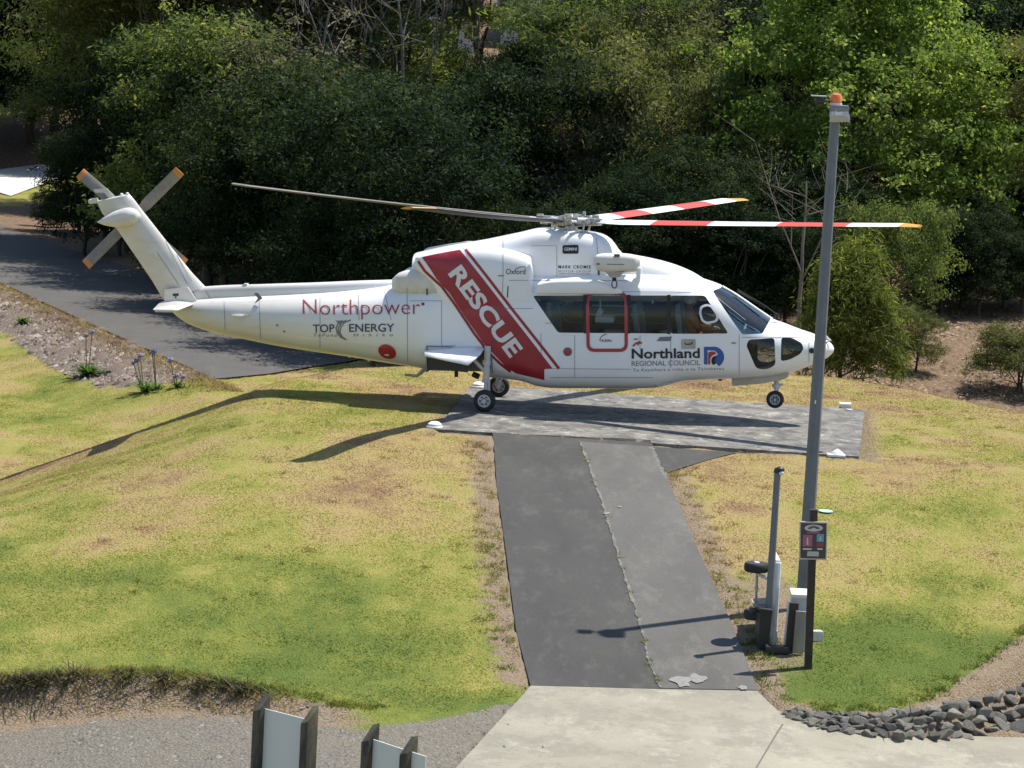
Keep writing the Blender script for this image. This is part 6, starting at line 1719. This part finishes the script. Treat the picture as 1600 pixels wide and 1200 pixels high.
# longer tufts at the edges of paving and scattered through the lawn
g2 = np.random.default_rng(10)
def tufts(cx, cy, r, per):
    n = len(cx); X = np.repeat(cx, per) + g2.normal(0, 1, n * per) * np.repeat(r, per); Y = np.repeat(cy, per) + g2.normal(0, 1, n * per) * np.repeat(r, per)
    return X, Y
yy = g2.uniform(-17.0, -4.8, 260); side_ = g2.random(260) < .5
xl = np.interp(yy, PATH_L[::-1, 1], PATH_L[::-1, 0]) - np.abs(g2.normal(.22, .16, 260)); xr = np.interp(yy, PATH_R[::-1, 1], PATH_R[::-1, 0]) + np.abs(g2.normal(.25, .2, 260))
cx = np.where(side_, xl, xr); cy = yy
cx2 = g2.uniform(-9, 9.5, 220); cy2 = g2.uniform(-17, 6, 220); z_ = ground_zones(cx2, cy2); k2 = (z_[1] < .3) & (path_d(cx2, cy2) > .2); cx2, cy2 = cx2[k2], cy2[k2]
u, v = pad_uv(cx2, cy2); k2 = ~((np.abs(u - 3.05) < 3.7) & (np.abs(v + .75) < 3.5)) & (front_edge(cx2) < cy2); cx2, cy2 = cx2[k2], cy2[k2]
ex = np.concatenate([g2.uniform(-8.5, -1.0, 240), g2.uniform(3.6, 8.5, 90)]); ey = front_edge(ex) + g2.normal(.05, .12, len(ex)) + np.where(ex > 0, .5, 0)
TX, TY = tufts(np.concatenate([cx, cx2, ex]), np.concatenate([cy, cy2, ey]), np.full(len(cx) + len(cx2) + len(ex), .055), 26)
k3 = ~in_poly([tuple(p) for p in WEDGE], TX, TY) & ~((path_d(TX, TY) < .03) & (TY < -3.5) & (TY > -17.3)); TX, TY = TX[k3], TY[k3]
blades('grass_tufts', TX, TY, .035, .016, 2, kg.m, spread=.9)
sw_ = np.array(seam); sk = g2.integers(0, len(sw_) - 1, 18); st_ = g2.random(18); wx_ = sw_[sk, 0] + (sw_[sk + 1, 0] - sw_[sk, 0]) * st_; wy_ = sw_[sk, 1] + (sw_[sk + 1, 1] - sw_[sk, 1]) * st_
WX, WY = tufts(wx_, wy_, np.full(18, .025), 14); blades('seam_weeds', WX, WY, .03, .012, 12, kg.m, .15, .03)
# dark scraggy weeds along the cut edge
ux = np.concatenate([g2.uniform(-8.5, -2.0, 40), g2.uniform(-6.4, -5.0, 30), g2.uniform(-3.6, -2.6, 14)]); uy = front_edge(ux) - g2.uniform(.0, .2, len(ux)); UX, UY = tufts(ux, uy, np.full(len(ux), .06), 36)
kd = NT('bank_weeds'); kd.base(kd.ramp(kd.attr('tint'), [(.2, (.035, .028, .016)), (.5, (.075, .06, .03)), (.8, (.12, .13, .04))])); kd.rough(.9)
blades('bank_weeds', UX, UY, .07, .02, 13, kd.m, 0, 0, 1.2)
# dry stalks and weeds hanging over the cut bank and on the far bank edge
bx = g2.uniform(-8.5, -2.2, 2600); by = front_edge(bx) + g2.normal(-.16, .2, 2600)
blades('dry_grass', bx, by, .06, .016, 3, kg.m, .42)
ry = g2.uniform(13, 36, 9000); rx = np.interp(ry, ROAD_NY[::-1], ROAD_NX[::-1]) - np.abs(g2.normal(0, .55, 9000)) - .1
blades('dry_grass', rx, ry, .07, .03, 4, kg.m, .3)
# mulch chips and bark on the far bank, grit and stones by the bank and drive
def chips(name, X, Y, s, seed, mat, sink=0.0):
    g = np.random.default_rng(seed); n = len(X); Z = zt(X, Y) + sink
    base = np.array([[1, 0, 0], [-.5, .8, 0], [-.5, -.8, 0], [0, 0, .8]]); f = np.array([[0, 1, 3], [1, 2, 3], [2, 0, 3]])
    S = s * np.exp(g.normal(0, .4, n)); A = g.uniform(0, 6.28, n); st = g.uniform(.5, 1.6, n)
    V = np.empty((n, 4, 3)); bx_ = base[None, :, 0] * st[:, None]; by_ = np.repeat(base[None, :, 1], n, 0)
    V[..., 0] = (bx_ * np.cos(A)[:, None] - by_ * np.sin(A)[:, None]) * S[:, None] + X[:, None] + g.normal(0, .3, (n, 4)) * S[:, None]
    V[..., 1] = (bx_ * np.sin(A)[:, None] + by_ * np.cos(A)[:, None]) * S[:, None] + Y[:, None]
    V[..., 2] = base[None, :, 2] * S[:, None] * g.uniform(.5, 1.2, (n, 1)) + Z[:, None] - .005
    F = (f[None] + 4 * np.arange(n)[:, None, None]).reshape(-1, 3)
    me = mesh_np(name, V.reshape(-1, 3), F); at = me.attributes.new('tint', 'FLOAT', 'POINT'); at.data.foreach_set('value', np.repeat(g.random(n), 4).astype(np.float32))
    o = link(name, me, mat); o['kind'] = 'stuff'; return o
km = NT('mulch_chips'); km.base(km.ramp(km.attr('tint'), [(.0, (.05, .037, .03)), (.4, (.125, .095, .078)), (.8, (.19, .15, .12)), (.97, (.28, .25, .22))])); km.rough(.9)
ks = NT('stones'); ks.base(ks.ramp(ks.attr('tint'), [(.0, (.07, .065, .06)), (.5, (.14, .134, .125)), (.95, (.22, .21, .195))])); ks.rough(.9)
my = g2.uniform(11, 36, 30000); mx = np.interp(my, ROAD_NY[::-1], ROAD_NX[::-1]) - g2.uniform(.2, 6.0, 30000)
kk = ground_zones(mx, my)[3] > .5; chips('mulch', mx[kk], my[kk], .045, 5, km.m)
sx_ = g2.uniform(-9, 1.0, 9000); sy_ = front_edge(sx_) - g2.uniform(.15, 4.5, 9000) ; kk = (ground_zones(sx_, sy_)[2] > .3) | (ground_zones(sx_, sy_)[1] > .5)
chips('gravel', sx_[kk], sy_[kk], .016, 6, ks.m)
kl = NT('dead_leaves'); kl.base(kl.ramp(kl.attr('tint'), [(.0, (.06, .035, .022)), (.5, (.16, .105, .062)), (.97, (.27, .20, .13))])); kl.rough(.9)
hx = g2.uniform(4, 16, 9000); hy_ = g2.uniform(12, 34, 9000); chips('leaf_litter', hx, hy_, .045, 7, kl.m)
